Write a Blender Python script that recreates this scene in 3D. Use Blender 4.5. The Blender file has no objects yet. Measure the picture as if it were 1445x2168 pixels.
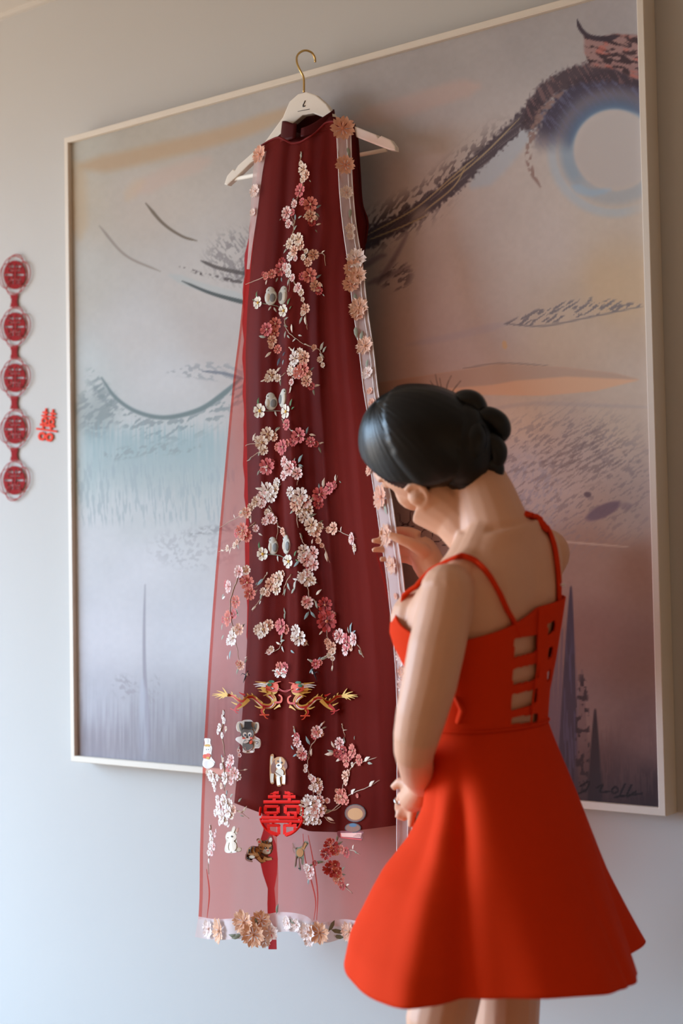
import bpy, bmesh, math, random
import numpy as np
from mathutils import Vector, Matrix
from mathutils.bvhtree import BVHTree
from mathutils import noise as mnoise

PI = math.pi
scene = bpy.context.scene
COL = scene.collection
random.seed(7)

# ------------------------------------------------------------------ camera
S = 1.45 / 1.40                       # scene scale: painting is 1.45 m square
FPX, CX, CY = 3011.0, 722.5, 1084.0   # focal length and centre in photo pixels
CAM = np.array([2.36325892, -2.25386431, 1.2]) * S
YAW, PITCH, ROLL = 0.6291779, 0.0401224, -0.01851287
_fw = np.array([-math.sin(YAW) * math.cos(PITCH), math.cos(YAW) * math.cos(PITCH), math.sin(PITCH)])
_rt = np.array([math.cos(YAW), math.sin(YAW), 0.0])
_up = np.cross(_rt, _fw)
RT = math.cos(ROLL) * _rt + math.sin(ROLL) * _up
UP = -math.sin(ROLL) * _rt + math.cos(ROLL) * _up
FW = _fw
cam_data = bpy.data.cameras.new('camera')
cam = bpy.data.objects.new('camera', cam_data)
COL.objects.link(cam)
cam.matrix_world = Matrix(((RT[0], UP[0], -FW[0], CAM[0]), (RT[1], UP[1], -FW[1], CAM[1]),
                           (RT[2], UP[2], -FW[2], CAM[2]), (0, 0, 0, 1)))
cam_data.sensor_fit = 'VERTICAL'
cam_data.sensor_height = 36.0
cam_data.lens = FPX / 2168.0 * 36.0
cam_data.clip_start = 0.05
cam_data.dof.use_dof = True
cam_data.dof.focus_distance = 2.70
cam_data.dof.aperture_fstop = 2.4
scene.camera = cam

def ray(px, py):
    return (px - CX) * RT - (py - CY) * UP + FPX * FW
def at_z(px, py, z):                  # photo pixel at a depth along the view axis
    return Vector(CAM + ray(px, py) / FPX * z)
def at_y(px, py, y):                  # photo pixel on a plane parallel to the wall
    d = ray(px, py)
    return Vector(CAM + d * ((y - CAM[1]) / d[1]))
def to_px(P):
    d = np.asarray(P, float) - CAM
    z = d @ FW
    return CX + FPX * (d @ RT) / z, CY - FPX * (d @ UP) / z, z

# ------------------------------------------------------------------ world, light, exposure
scene.view_settings.view_transform = 'Standard'
scene.view_settings.look = 'None'
scene.view_settings.gamma = 1.0
scene.view_settings.use_curve_mapping = False
scene.view_settings.exposure = 0.0
world = bpy.data.worlds.new('world')
scene.world = world
world.use_nodes = True
wnt = world.node_tree
wbg = wnt.nodes['Background']
wtc = wnt.nodes.new('ShaderNodeTexCoord'); wsp = wnt.nodes.new('ShaderNodeSeparateXYZ')
wrm = wnt.nodes.new('ShaderNodeMapRange'); wrm.inputs['From Min'].default_value = -0.06; wrm.inputs['From Max'].default_value = 0.06
wmx = wnt.nodes.new('ShaderNodeMix'); wmx.data_type = 'RGBA'
wmx.inputs['A'].default_value = (0.24, 0.22, 0.20, 1)      # sunlit ground below the horizon
wmx.inputs['B'].default_value = (0.51, 0.74, 1.0, 1)       # bright hazy sky
wnt.links.new(wtc.outputs['Generated'], wsp.inputs[0]); wnt.links.new(wsp.outputs['Z'], wrm.inputs['Value'])
wnt.links.new(wrm.outputs['Result'], wmx.inputs['Factor']); wnt.links.new(wmx.outputs['Result'], wbg.inputs['Color'])
wbg.inputs['Strength'].default_value = 20.5

scene.cycles.max_bounces = 7
scene.cycles.diffuse_bounces = 4
scene.cycles.glossy_bounces = 3
scene.cycles.transmission_bounces = 4
scene.cycles.transparent_max_bounces = 10

# room extents
X0, X1, Y0, ZC = -2.5, 3.9, -4.6, 2.635
WIN_Y0, WIN_Y1, WIN_Z0, WIN_Z1 = -4.0, -0.55, 0.15, 2.45

def area(name, loc, rot, sx, sy, power, color):
    l = bpy.data.lights.new(name, 'AREA')
    l.shape = 'RECTANGLE'; l.size = sx; l.size_y = sy; l.energy = power; l.color = color
    o = bpy.data.objects.new(name, l); COL.objects.link(o)
    o.location = loc; o.rotation_euler = rot
    return o
# portal: guides the sky light through the window opening in the left wall
po = area('window_left_offscreen', (X0 - 0.06, (WIN_Y0 + WIN_Y1) / 2, (WIN_Z0 + WIN_Z1) / 2), (0, -PI / 2, 0),
     WIN_Z1 - WIN_Z0, WIN_Y1 - WIN_Y0, 1.0, (1, 1, 1))
po.data.cycles.is_portal = True

# ------------------------------------------------------------------ helpers
def srgb(r, g, b):
    def f(c):
        c = c / 255.0
        return c / 12.92 if c <= 0.04045 else ((c + 0.055) / 1.055) ** 2.4
    return (f(r), f(g), f(b), 1.0)

def link(o, parent=None):
    COL.objects.link(o)
    if parent is not None:
        o.parent = parent
        o.matrix_parent_inverse = parent_inv(parent)
    return o
def parent_inv(p):
    return world_matrix(p).inverted()
def world_matrix(o):
    m = o.matrix_basis.copy()
    if o.parent is not None:
        m = world_matrix(o.parent) @ o.matrix_parent_inverse @ m
    return m

def tag(o, label=None, cat=None, group=None, kind=None):
    if label: o['label'] = label
    if cat: o['category'] = cat
    if group: o['group'] = group
    if kind: o['kind'] = kind
    return o

def empty(name, loc=(0, 0, 0), label=None, cat=None, group=None, parent=None):
    o = bpy.data.objects.new(name, None)
    o.location = loc
    o.empty_display_size = 0.05
    link(o, parent)
    return tag(o, label, cat, group)

def mesh_obj(name, verts, faces, mat=None, parent=None, smooth=True, mats=None, midx=None):
    me = bpy.data.meshes.new(name)
    me.from_pydata([tuple(v) for v in verts], [], [tuple(f) for f in faces])
    me.validate(clean_customdata=False)
    for m in (mats or ([mat] if mat else [])):
        me.materials.append(m)
    if midx is not None and len(midx) == len(me.polygons):
        me.polygons.foreach_set('material_index', midx)
    if smooth:
        me.polygons.foreach_set('use_smooth', [True] * len(me.polygons))
    me.update()
    o = bpy.data.objects.new(name, me)
    return link(o, parent)

class MB:
    """collects verts / faces"""
    def __init__(self): self.v = []; self.f = []; self.m = []
    def add(self, v, f, m=0):
        b = len(self.v); self.v += [tuple(p) for p in v]
        self.f += [tuple(i + b for i in q) for q in f]; self.m += [m] * len(f)
    def box(self, lo, hi, m=0):
        (a, b, c), (d, e, g) = lo, hi
        self.add([(a, b, c), (d, b, c), (d, e, c), (a, e, c), (a, b, g), (d, b, g), (d, e, g), (a, e, g)],
                 [(0, 3, 2, 1), (4, 5, 6, 7), (0, 1, 5, 4), (1, 2, 6, 5), (2, 3, 7, 6), (3, 0, 4, 7)], m)
    def tube(self, pts, rad, n=8, m=0, cap=True, flat=1.0, ref=None):
        pts = [Vector(p) for p in pts]
        if not hasattr(rad, '__len__'): rad = [rad] * len(pts)
        v, f = [], []
        prev = None
        for i, p in enumerate(pts):
            t = (pts[min(i + 1, len(pts) - 1)] - pts[max(i - 1, 0)])
            if t.length < 1e-9: t = Vector((0, 0, 1))
            t.normalize()
            if prev is None:
                r = Vector(ref) if ref is not None else (Vector((0, 0, 1)) if abs(t.z) < .9 else Vector((1, 0, 0)))
            else: r = prev
            u = (r - t * r.dot(t))
            if u.length < 1e-6: u = t.orthogonal()
            u.normalize(); w = t.cross(u); prev = u
            for k in range(n):
                a = 2 * PI * k / n
                v.append(p + u * (math.cos(a) * rad[i] * flat) + w * (math.sin(a) * rad[i]))
        for i in range(len(pts) - 1):
            for k in range(n):
                f.append((i * n + k, i * n + (k + 1) % n, (i + 1) * n + (k + 1) % n, (i + 1) * n + k))
        if cap:
            f.append(tuple(range(n - 1, -1, -1)))
            f.append(tuple((len(pts) - 1) * n + k for k in range(n)))
        self.add(v, f, m)
    def ball(self, c, r, nu=10, nv=7, m=0, M=None):
        c = Vector(c); rx, ry, rz = r if hasattr(r, '__len__') else (r, r, r)
        v = []
        for j in range(nv + 1):
            th = PI * j / nv
            for i in range(nu):
                ph = 2 * PI * i / nu
                d = Vector((rx * math.sin(th) * math.cos(ph), ry * math.sin(th) * math.sin(ph), rz * math.cos(th)))
                v.append(c + (M @ d if M else d))
        f = []
        for j in range(nv):
            for i in range(nu):
                f.append((j * nu + i, (j + 1) * nu + i, (j + 1) * nu + (i + 1) % nu, j * nu + (i + 1) % nu))
        self.add(v, f, m)
    def build(self, name, mat=None, parent=None, smooth=True, mats=None):
        return mesh_obj(name, self.v, self.f, mat, parent, smooth, mats, self.m if mats else None)

def smooth_path(pts, n=8, closed=False):
    """Catmull-Rom through pts (tuples of any length)"""
    P = [np.asarray(p, float) for p in pts]
    if closed: P = [P[-1]] + P + [P[0], P[1]]
    else: P = [2 * P[0] - P[1]] + P + [2 * P[-1] - P[-2]]
    out = []
    for i in range(1, len(P) - 2):
        a, b, c, d = P[i - 1:i + 3]
        for k in range(n):
            t = k / n
            out.append(0.5 * (2 * b + (c - a) * t + (2 * a - 5 * b + 4 * c - d) * t * t + (3 * b - a - 3 * c + d) * t ** 3))
    if not closed: out.append(P[-2])
    return out

def interp(tbl, x):
    """piecewise smooth interpolation in a table [(x, y...), ...]"""
    xs = [r[0] for r in tbl]
    return [float(np.interp(x, xs, [r[k] for r in tbl])) for k in range(1, len(tbl[0]))]

# ------------------------------------------------------------------ materials
def mat(name, color, rough=0.6, spec=0.5, sheen=0.0, metal=0.0, bump=0.0, bscale=200.0, vary=0.0, vscale=8.0, sss=0.0, coat=0.0, attr=None, aniso=0.0):
    m = bpy.data.materials.new(name); m.use_nodes = True
    nt = m.node_tree; b = nt.nodes['Principled BSDF']
    if len(color) == 3: color = (*color, 1)
    b.inputs['Base Color'].default_value = color
    b.inputs['Roughness'].default_value = rough
    b.inputs['Specular IOR Level'].default_value = spec
    b.inputs['Metallic'].default_value = metal
    b.inputs['Sheen Weight'].default_value = sheen
    b.inputs['Coat Weight'].default_value = coat
    b.inputs['Anisotropic'].default_value = aniso
    if sss:
        b.inputs['Subsurface Weight'].default_value = sss
        b.inputs['Subsurface Radius'].default_value = (0.012, 0.005, 0.003)
        b.inputs['Subsurface Scale'].default_value = 0.6
    tc = nt.nodes.new('ShaderNodeTexCoord')
    src = None
    if attr:
        a = nt.nodes.new('ShaderNodeAttribute'); a.attribute_name = attr
        nt.links.new(a.outputs['Color'], b.inputs['Base Color']); src = a.outputs['Color']
    if vary:
        n = nt.nodes.new('ShaderNodeTexNoise'); n.inputs['Scale'].default_value = vscale; n.inputs['Detail'].default_value = 5
        nt.links.new(tc.outputs['Object'], n.inputs['Vector'])
        mx = nt.nodes.new('ShaderNodeMix'); mx.data_type = 'RGBA'; mx.blend_type = 'MULTIPLY'
        mx.inputs['Factor'].default_value = 1.0
        rm = nt.nodes.new('ShaderNodeMapRange'); rm.inputs['To Min'].default_value = 1 - vary; rm.inputs['To Max'].default_value = 1 + vary
        nt.links.new(n.outputs['Fac'], rm.inputs['Value'])
        if src is not None: nt.links.new(src, mx.inputs['A'])
        else: mx.inputs['A'].default_value = color
        nt.links.new(rm.outputs['Result'], mx.inputs['B'])
        nt.links.new(mx.outputs['Result'], b.inputs['Base Color'])
    if bump:
        n = nt.nodes.new('ShaderNodeTexNoise'); n.inputs['Scale'].default_value = bscale; n.inputs['Detail'].default_value = 3
        nt.links.new(tc.outputs['Object'], n.inputs['Vector'])
        bp = nt.nodes.new('ShaderNodeBump'); bp.inputs['Strength'].default_value = bump; bp.inputs['Distance'].default_value = 0.002
        nt.links.new(n.outputs['Fac'], bp.inputs['Height']); nt.links.new(bp.outputs['Normal'], b.inputs['Normal'])
    return m

M_WALL = mat('wall_paint', srgb(196, 194, 191), 0.85, 0.2, bump=0.05, bscale=350, vary=0.015, vscale=3)
M_CEIL = mat('ceiling_paint', srgb(212, 206, 198), 0.9, 0.2, bump=0.04, bscale=300)
M_TRIM = mat('white_trim_paint', srgb(232, 228, 222), 0.5, 0.4)
M_WARMWALL = mat('beige_wall_paint', srgb(180, 138, 98), 0.9, 0.2, bump=0.05, bscale=300)

def wood_mat():
    m = bpy.data.materials.new('oak_boards'); m.use_nodes = True
    nt = m.node_tree; b = nt.nodes['Principled BSDF']
    tc = nt.nodes.new('ShaderNodeTexCoord'); mp = nt.nodes.new('ShaderNodeMapping')
    mp.inputs['Scale'].default_value = (1.5, 18, 18)
    n = nt.nodes.new('ShaderNodeTexNoise'); n.inputs['Scale'].default_value = 3; n.inputs['Detail'].default_value = 6
    cr = nt.nodes.new('ShaderNodeValToRGB')
    cr.color_ramp.elements[0].color = srgb(150, 112, 80); cr.color_ramp.elements[1].color = srgb(196, 156, 118)
    nt.links.new(tc.outputs['Object'], mp.inputs['Vector']); nt.links.new(mp.outputs['Vector'], n.inputs['Vector'])
    nt.links.new(n.outputs['Fac'], cr.inputs['Fac']); nt.links.new(cr.outputs['Color'], b.inputs['Base Color'])
    b.inputs['Roughness'].default_value = 0.45
    return m
M_WOOD = wood_mat()

# ------------------------------------------------------------------ room
def struct(name, lo, hi, m):
    mb = MB(); mb.box(lo, hi); o = mb.build(name, m, smooth=False); o['kind'] = 'structure'; return o
T = 0.12
struct('wall_painting', (X0 - T, 0, 0), (X1 + T, T, ZC), M_WALL)
struct('wall_right', (X1, Y0, 0), (X1 + T, 0, ZC), M_WARMWALL)
struct('wall_front', (X0 - T, Y0 - T, 0), (X1 + T, Y0, ZC), M_WARMWALL)
floor = struct('floor', (X0 - T, Y0 - T, -0.05), (X1 + T, T, -0.004), M_WOOD)
struct('ceiling', (X0 - T, Y0 - T, ZC), (X1 + T, T, ZC + 0.1), M_CEIL)
# left wall with its window opening
mb = MB()
mb.box((X0 - T, Y0, 0), (X0, WIN_Y0, ZC)); mb.box((X0 - T, WIN_Y1, 0), (X0, 0, ZC))
mb.box((X0 - T, WIN_Y0, 0), (X0, WIN_Y1, WIN_Z0)); mb.box((X0 - T, WIN_Y0, WIN_Z1), (X0, WIN_Y1, ZC))
o = mb.build('wall_left', M_WALL, smooth=False); o['kind'] = 'structure'
# window frame bars
win = empty('window_1', (X0 - 0.03, (WIN_Y0 + WIN_Y1) / 2, WIN_Z0)); win['kind'] = 'structure'
fw_ = 0.035
for nm, lo, hi in (('window_frame', (X0 - .06, WIN_Y0, WIN_Z0), (X0 - .01, WIN_Y0 + fw_, WIN_Z1)),
                   ('window_frame', (X0 - .06, WIN_Y1 - fw_, WIN_Z0), (X0 - .01, WIN_Y1, WIN_Z1)),
                   ('window_frame', (X0 - .06, WIN_Y0 + fw_, WIN_Z0), (X0 - .01, WIN_Y1 - fw_, WIN_Z0 + fw_)),
                   ('window_frame', (X0 - .06, WIN_Y0 + fw_, WIN_Z1 - fw_), (X0 - .01, WIN_Y1 - fw_, WIN_Z1)),
                   ('mullion', (X0 - .06, (WIN_Y0 + WIN_Y1) / 2 - .018, WIN_Z0 + fw_), (X0 - .01, (WIN_Y0 + WIN_Y1) / 2 + .018, WIN_Z1 - fw_))):
    mb = MB(); mb.box(lo, hi); mb.build(nm, M_TRIM, win, smooth=False)
# floor boards
brd = MB(); brd.box((0, 0, 0), (1, 1, 1))
bm_mesh = None
for i in range(37):
    y = Y0 + i * 0.1265
    if bm_mesh is None:
        mb = MB(); mb.box((X0, 0, -0.004), (X1, 0.1245, 0)); o = mb.build('board', M_WOOD, floor, smooth=False); bm_mesh = o.data
    else:
        o = bpy.data.objects.new('board', bm_mesh); link(o, floor)
    o.location = (0, min(y, -0.125), 0)
# skirting and cornice along the painting wall
struct('baseboard_painting', (X0, -0.014, 0), (X1, 0, 0.09), M_TRIM)
struct('baseboard_right', (X1 - 0.014, Y0, 0), (X1, -0.014, 0.09), M_TRIM)
struct('trim_1', (X0, -0.012, ZC - 0.012), (X1, 0, ZC), M_CEIL)

# ------------------------------------------------------------------ painting
PW, PZ0, PZ1, PD = 1.40204389 * S, 0.78473627 * S, (0.78473627 + 1.4) * S, 0.045 * S
FRW = 0.0135                                # width of the frame's front face
CANVAS_Y = -PD + 0.010                      # printed canvas sits a little behind the frame's front

def lin(c):
    c = np.asarray(c, float) / 255.0
    return np.where(c <= 0.04045, c / 12.92, ((c + 0.055) / 1.055) ** 2.4)

def vnoise(u, v, seed=0):
    """value noise on numpy arrays"""
    iu = np.floor(u).astype(np.int64); iv = np.floor(v).astype(np.int64)
    fu = u - iu; fv = v - iv
    fu = fu * fu * (3 - 2 * fu); fv = fv * fv * (3 - 2 * fv)
    def h(a, b):
        n = (a * 374761393 + b * 668265263 + seed * 974634777) & 0x7fffffff
        n = ((n ^ (n >> 13)) * 1274126177) & 0x7fffffff
        return ((n ^ (n >> 16)) & 0xffff) / 65535.0
    return (h(iu, iv) * (1 - fu) + h(iu + 1, iv) * fu) * (1 - fv) + (h(iu, iv + 1) * (1 - fu) + h(iu + 1, iv + 1) * fu) * fv
def fbm(u, v, seed=0, o=4):
    s = 0; a = .5
    for k in range(o):
        s = s + a * vnoise(u * 2 ** k, v * 2 ** k, seed + k); a *= .5
    return s / (1 - .5 ** o)
def sstep(a, b, x):
    t = np.clip((x - a) / (b - a), 0, 1); return t * t * (3 - 2 * t)

def paint_canvas(N=600):
    xs = np.linspace(FRW, PW - FRW, N); zs = np.linspace(PZ0 + FRW, PZ1 - FRW, N)
    XX, ZZ = np.meshgrid(xs, zs)
    P = np.stack([XX, np.full_like(XX, CANVAS_Y), ZZ], -1) - CAM
    dz = P @ FW
    X = CX + FPX * (P @ RT) / dz; Y = CY - FPX * (P @ UP) / dz
    ctl = [(160,320,172,160,145),(300,290,166,151,135),(500,220,160,148,138),(700,160,152,138,130),(900,100,146,133,126),
           (1150,60,141,129,124),(1320,30,141,129,126),(160,420,178,163,146),(160,600,182,176,169),(300,420,177,162,151),
           (400,600,180,172,168),(300,700,188,184,184),(170,800,185,190,192),(350,800,190,190,194),(450,700,178,170,168),
           (170,1000,185,200,206),(300,1000,180,191,196),(400,1000,180,191,195),(300,1090,192,200,208),(200,1150,205,211,221),
           (300,1200,207,213,225),(250,1350,208,214,226),(400,1350,201,209,223),(200,1500,192,199,212),(350,1520,174,180,194),
           (200,1590,174,174,184),(400,1590,152,154,162),(900,300,158,143,136),(1000,450,165,149,142),(850,650,165,149,142),
           (950,600,166,150,143),(1150,500,168,152,144),(1300,500,168,150,136),(1300,600,170,146,122),(1200,720,171,151,133),
           (1000,720,164,149,143),(1250,300,165,150,142),(1100,880,180,165,150),(1300,880,173,159,146),(1200,1000,170,163,162),
           (1100,1000,172,167,169),(1330,1100,158,149,146),(1250,1180,142,120,110),(1350,1200,134,107,94),(1250,1350,127,100,92),
           (1350,1400,124,100,94),(1250,1500,121,104,103),(1370,1550,108,84,82),(1300,1650,74,56,58),(1370,1690,52,38,42),
           (930,1150,160,150,150),(600,900,170,160,158),(700,500,162,147,140),(700,1300,170,165,170)]
    W = np.zeros(X.shape); C = np.zeros(X.shape + (3,))
    for (a, b, r, g, bl) in ctl:
        w = 1.0 / (((X - a) ** 2 + (Y - b) ** 2) / 90.0 ** 2 + 0.12) ** 1.6
        W += w; C += w[..., None] * np.array([r, g, bl], float)
    C /= W[..., None]
    C += (fbm(X / 120, Y / 90, 3)[..., None] - .5) * 10
    C += (fbm(X / 9, Y / 9, 9, 2)[..., None] - .5) * 5

    def blend(a, col):
        nonlocal C
        a = np.clip(a, 0, 1)[..., None]
        C = C * (1 - a) + np.array(col, float) * a
    def dist(path, n=10):
        """distance to a smooth polyline, parameter along it and signed side"""
        pts = np.array(smooth_path(path, n))
        D = np.full(X.shape, 1e9); Tm = np.zeros(X.shape); Sg = np.zeros(X.shape)
        lo = pts.min(0) - 95; hi = pts.max(0) + 95
        sel = np.nonzero((X > lo[0]) & (X < hi[0]) & (Y > lo[1]) & (Y < hi[1]))
        xs_, ys_ = X[sel], Y[sel]
        d0 = np.full(xs_.shape, 1e9); t0 = np.zeros(xs_.shape); s0 = np.zeros(xs_.shape)
        m = len(pts) - 1
        for i in range(m):
            a, b = pts[i], pts[i + 1]; ab = b - a; L2 = ab @ ab + 1e-9
            t = np.clip(((xs_ - a[0]) * ab[0] + (ys_ - a[1]) * ab[1]) / L2, 0, 1)
            dx = xs_ - a[0] - t * ab[0]; dy = ys_ - a[1] - t * ab[1]
            d = np.hypot(dx, dy); k = d < d0
            d0 = np.where(k, d, d0); t0 = np.where(k, (i + t) / m, t0)
            s0 = np.where(k, np.sign(ab[0] * dy - ab[1] * dx), s0)
        D[sel] = d0; Tm[sel] = t0; Sg[sel] = s0
        return D, Tm, Sg
    def stroke(path, w0, w1, col, al=1.0, soft=2.0, dash=0, taper=True):
        D, t, _ = dist(path)
        w = w0 + (w1 - w0) * t
        if taper: w = w * np.clip(np.minimum(t, 1 - t) * 6 + .15, 0, 1)
        a = 1 - sstep(w * .5 - soft * .3, w * .5 + soft, D)
        if dash: a = a * sstep(.35, .6, vnoise(X / dash, Y / dash, 5))
        blend(a * al, col)
    def dashes(mask, ang, lx, ly, col, al=.8, th=.55, seed=1, warp=0):
        c, s = math.cos(ang), math.sin(ang)
        q = warp * (fbm(X / 60, Y / 60, seed + 20) - .5)
        u = (X * c + Y * s) / lx + q; v = (-X * s + Y * c) / ly + q
        n = vnoise(u, v, seed) * .7 + vnoise(u * 1.9, v * 1.9, seed + 7) * .3
        blend(sstep(th, th + .14, n) * np.clip(mask, 0, 1) * al, col)
    def ell(cx, cy, rx, ry, ang=0, soft=.35):
        c, s = math.cos(ang), math.sin(ang)
        u = ((X - cx) * c + (Y - cy) * s) / rx; v = (-(X - cx) * s + (Y - cy) * c) / ry
        return 1 - sstep(1 - soft, 1 + soft, np.hypot(u, v))
    def between(top, bot, soft=3):
        tx, ty = zip(*top); bx, by = zip(*bot)
        a = np.interp(X, tx, ty); b = np.interp(X, bx, by)
        inx = sstep(max(tx[0], bx[0]) - 4, max(tx[0], bx[0]) + 4, X) * (1 - sstep(min(tx[-1], bx[-1]) - 4, min(tx[-1], bx[-1]) + 4, X))
        return sstep(-soft, soft, Y - a) * (1 - sstep(-soft, soft, Y - b)) * inx

    # warm brush wash, upper left
    for p, w, c, a in (([(175,352),(240,343),(330,322),(430,298),(525,270),(640,225)], 26, (172,134,98), .62),
                       ([(160,350),(163,420),(168,500)], 34, (184,150,112), .4), ([(290,405),(340,378),(390,358),(440,340)], 26, (186,152,136), .4),
                       ([(270,420),(282,400),(300,385)], 14, (190,158,128), .4), ([(740,262),(850,228),(950,196),(1010,182)], 34, (172,138,124), .5)):
        stroke(p, w, w * .8, c, a, soft=16)
    blend(ell(1310, 590, 70, 90) * .35, (176, 148, 116))
    # fine pen strokes on the left
    stroke([(308,430),(345,473),(385,500),(417,510)], 6, 3, (98,82,66), .9)
    stroke([(210,478),(265,540),(340,575)], 5, 3, (138,124,114), .8)
    dashes(ell(515, 545, 75, 58), .9, 9, 3.4, (112,104,104), .6, .5, 3)
    stroke([(425,552),(465,568),(530,582)], 5, 8, (78,68,64), .9)
    stroke([(380,565),(440,583),(525,600)], 5, 7, (80,70,68), .9, dash=5)
    stroke([(360,583),(430,608),(520,632)], 14, 14, (165,171,172), .55, soft=6)
    stroke([(385,595),(450,622),(535,645)], 3, 9, (66,70,68), .95)
    # valley curve and rock texture
    val = [(195,775),(215,800),(245,842),(290,872),(350,884),(420,868),(470,836),(510,800)]
    vx, vy = zip(*smooth_path(val, 6))
    vy_ = np.interp(X, vx, vy); under = sstep(0, 10, Y - vy_) * (1 - sstep(30, 75, Y - vy_)) * sstep(175, 200, X) * (1 - sstep(520, 530, X))
    dashes(under, -.55, 13, 5, (116,128,132), .65, .5, 11, 2)
    dashes(ell(205, 868, 42, 56), -.6, 12, 7, (118,130,132), .6, .46, 12, 2)
    blend(ell(205, 880, 36, 42, 0, .8) * .45, (116, 128, 130))
    stroke(val[1:], 4, 9, (96,112,114), .9, soft=4)
    dashes(between([(352,788),(400,772),(450,765),(515,775)], [(352,790),(400,800),(450,806),(515,806)], 4), .25, 13, 5, (140,142,148), .65, .5, 15, 2)
    stroke([(428,786),(470,790),(515,802)], 3, 7, (112,116,126), .9)
    # teal band with hanging fibres
    fib = vnoise(X / 3.2, Y / 46, 31)
    blend(sstep(900, 950, Y + 30 * fib) * (1 - sstep(975, 1110, Y + 55 * fib)) * (1 - sstep(440, 520, X)) * sstep(160, 200, X) * (.35 + .4 * fib), (136, 164, 174))
    dashes(between([(220,955),(320,935),(425,940)], [(220,980),(320,962),(425,962)], 6), -.6, 10, 5, (134,148,152), .6, .52, 17)
    dashes(between([(160,975),(500,985)], [(160,1110),(500,1105)], 16), 1.5, 26, 3.2, (150,166,178), .5, .52, 18)
    dashes(ell(420, 1160, 100, 42), .4, 7, 6, (172,176,186), .6, .5, 19, 3)
    dashes(between([(400,1120),(500,1108)], [(400,1136),(500,1124)], 6), .3, 8, 4, (140,142,150), .7, .45, 20)
    # lower left: spire, marks and reeds
    stroke([(307,1238),(305,1330),(306,1420),(312,1520),(318,1590)], 2, 9, (150,150,166), .75, soft=3)
    stroke([(301,1440),(304,1520),(303,1605)], 8, 20, (186,196,216), .6, soft=6)
    dashes(ell(265, 1455, 28, 24, .6), .7, 9, 4, (160,160,170), .6, .48, 22)
    dashes(ell(326, 1460, 11, 34, .2), 1.0, 8, 4, (160,160,170), .6, .46, 23)
    reed = vnoise(X / 3.0, Y / 60, 33)
    blend(sstep(1440, 1600, Y + 60 * (reed - .5)) * (1 - sstep(560, 600, X)) * (.25 + .45 * reed), (136, 134, 146))
    # feathered diagonal sweep
    feather = [(560,580),(650,556),(740,522),(800,494),(860,462),(930,415),(1010,345),(1080,278),(1135,222)]
    D, t, sg = dist(feather)
    dashes((sg < 0) * (1 - sstep(22, 78, D + 20 * t)) * (1 - sstep(.72, .95, t)), 2.2, 12, 5, (66,54,56), .85, .45, 41, 1.5)
    dashes((sg > 0) * (1 - sstep(14, 50, D)) * (1 - sstep(.5, .7, t)), -.9, 16, 4, (86,74,78), .7, .52, 42)
    stroke([(1000,392),(1050,348),(1100,290),(1120,270)], 40, 30, (142,150,160), .5, soft=14)
    a = 1 - sstep(18 - 8 * t, 27 - 9 * t, D + (vnoise(X / 5, Y / 5, 44) - .5) * 12)
    blend(a * .92, (64, 53, 58))
    dashes(a, -.66, 60, 3.2, (110, 96, 96), .55, .62, 45)
    blend(ell(890, 452, 20, 13, -.6, .6) * .6, (140, 122, 112))
    for p in ([(778,497),(880,440),(960,372),(1010,330)], [(900,445),(960,395),(988,346)], [(780,508),(850,480),(905,455)], [(930,405),(1020,330),(1100,250)]):
        stroke(p, 2.5, 1.5, (158,134,100), .8, soft=1.5)
    for p in ([(800,600),(835,545),(862,495)], [(770,565),(800,545),(815,540)], [(780,600),(830,580),(865,565)]):
        stroke(p, 8, 3, (110,94,98), .7, soft=7)
    dashes(ell(838, 585, 34, 30, -.5), -.6, 14, 5, (84,72,78), .7, .5, 47)
    # ring sweep, upper right
    R = np.hypot(X - 1300, (Y - 318) * 1.0); A = np.arctan2(-(Y - 318), X - 1300)      # angle, up positive
    left = sstep(-.4, .6, np.cos(A - 2.2))
    ring = sstep(82, 90, R) * (1 - sstep(104, 128, R))
    blend(ring * np.clip(left + .55 * (Y > 318), 0, 1) * .72, (112, 126, 140))
    ring2 = sstep(120, 128, R) * (1 - sstep(134, 150, R))
    blend(ring2 * sstep(-.2, .4, np.cos(A - 3.6)) * .45, (138, 152, 164))
    topd = sstep(88, 98, R) * (1 - sstep(160, 178, R + 14 * (vnoise(X / 6, Y / 6, 52) - .5))) * sstep(.05, .55, np.cos(A - 1.75))
    blend(topd * (.55 + .4 * sstep(110, 150, R)), (58, 50, 62))
    dashes(topd, .9, 30, 3, (96, 92, 112), .5, .55, 53)
    blend(sstep(84, 92, R) * (1 - sstep(92, 112, R)) * sstep(.3, .8, np.cos(A - 2.0)) * .8, (80, 94, 114))
    D, t, sg = dist([(1118,262),(1135,218),(1170,182),(1225,158),(1290,150),(1345,160)])
    a = 1 - sstep(10 + 8 * t, 22 + 6 * t, D + (vnoise(X / 4, Y / 4, 54) - .5) * 10)
    blend(a * .9, (60, 46, 50)); dashes(a, 1.0, 22, 3, (128, 92, 88), .5, .58, 55)
    stroke([(1190,196),(1150,232),(1126,285),(1118,330),(1126,365),(1143,395)], 18, 6, (120,92,84), .8, soft=4, dash=6)
    blend(ell(1302, 320, 84, 80, 0, .16), (160, 146, 139))
    stroke([(1212,395),(1250,408),(1290,402)], 16, 4, (132,148,162), .6, soft=8)
    # red-brown bark and horn
    a = between([(1236,72),(1260,80),(1300,72),(1352,74)], [(1236,112),(1250,142),(1300,146),(1352,170)], 3)
    blend(a * .9, (134, 98, 92)); dashes(a, .25, 17, 6, (56, 40, 42), .95, .47, 61, 2); dashes(a, .2, 24, 9, (162, 88, 76), .7, .66, 62)
    stroke([(1221,42),(1229,62),(1248,78),(1280,82),(1310,76)], 6, 12, (54,42,48), .95)
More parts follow.
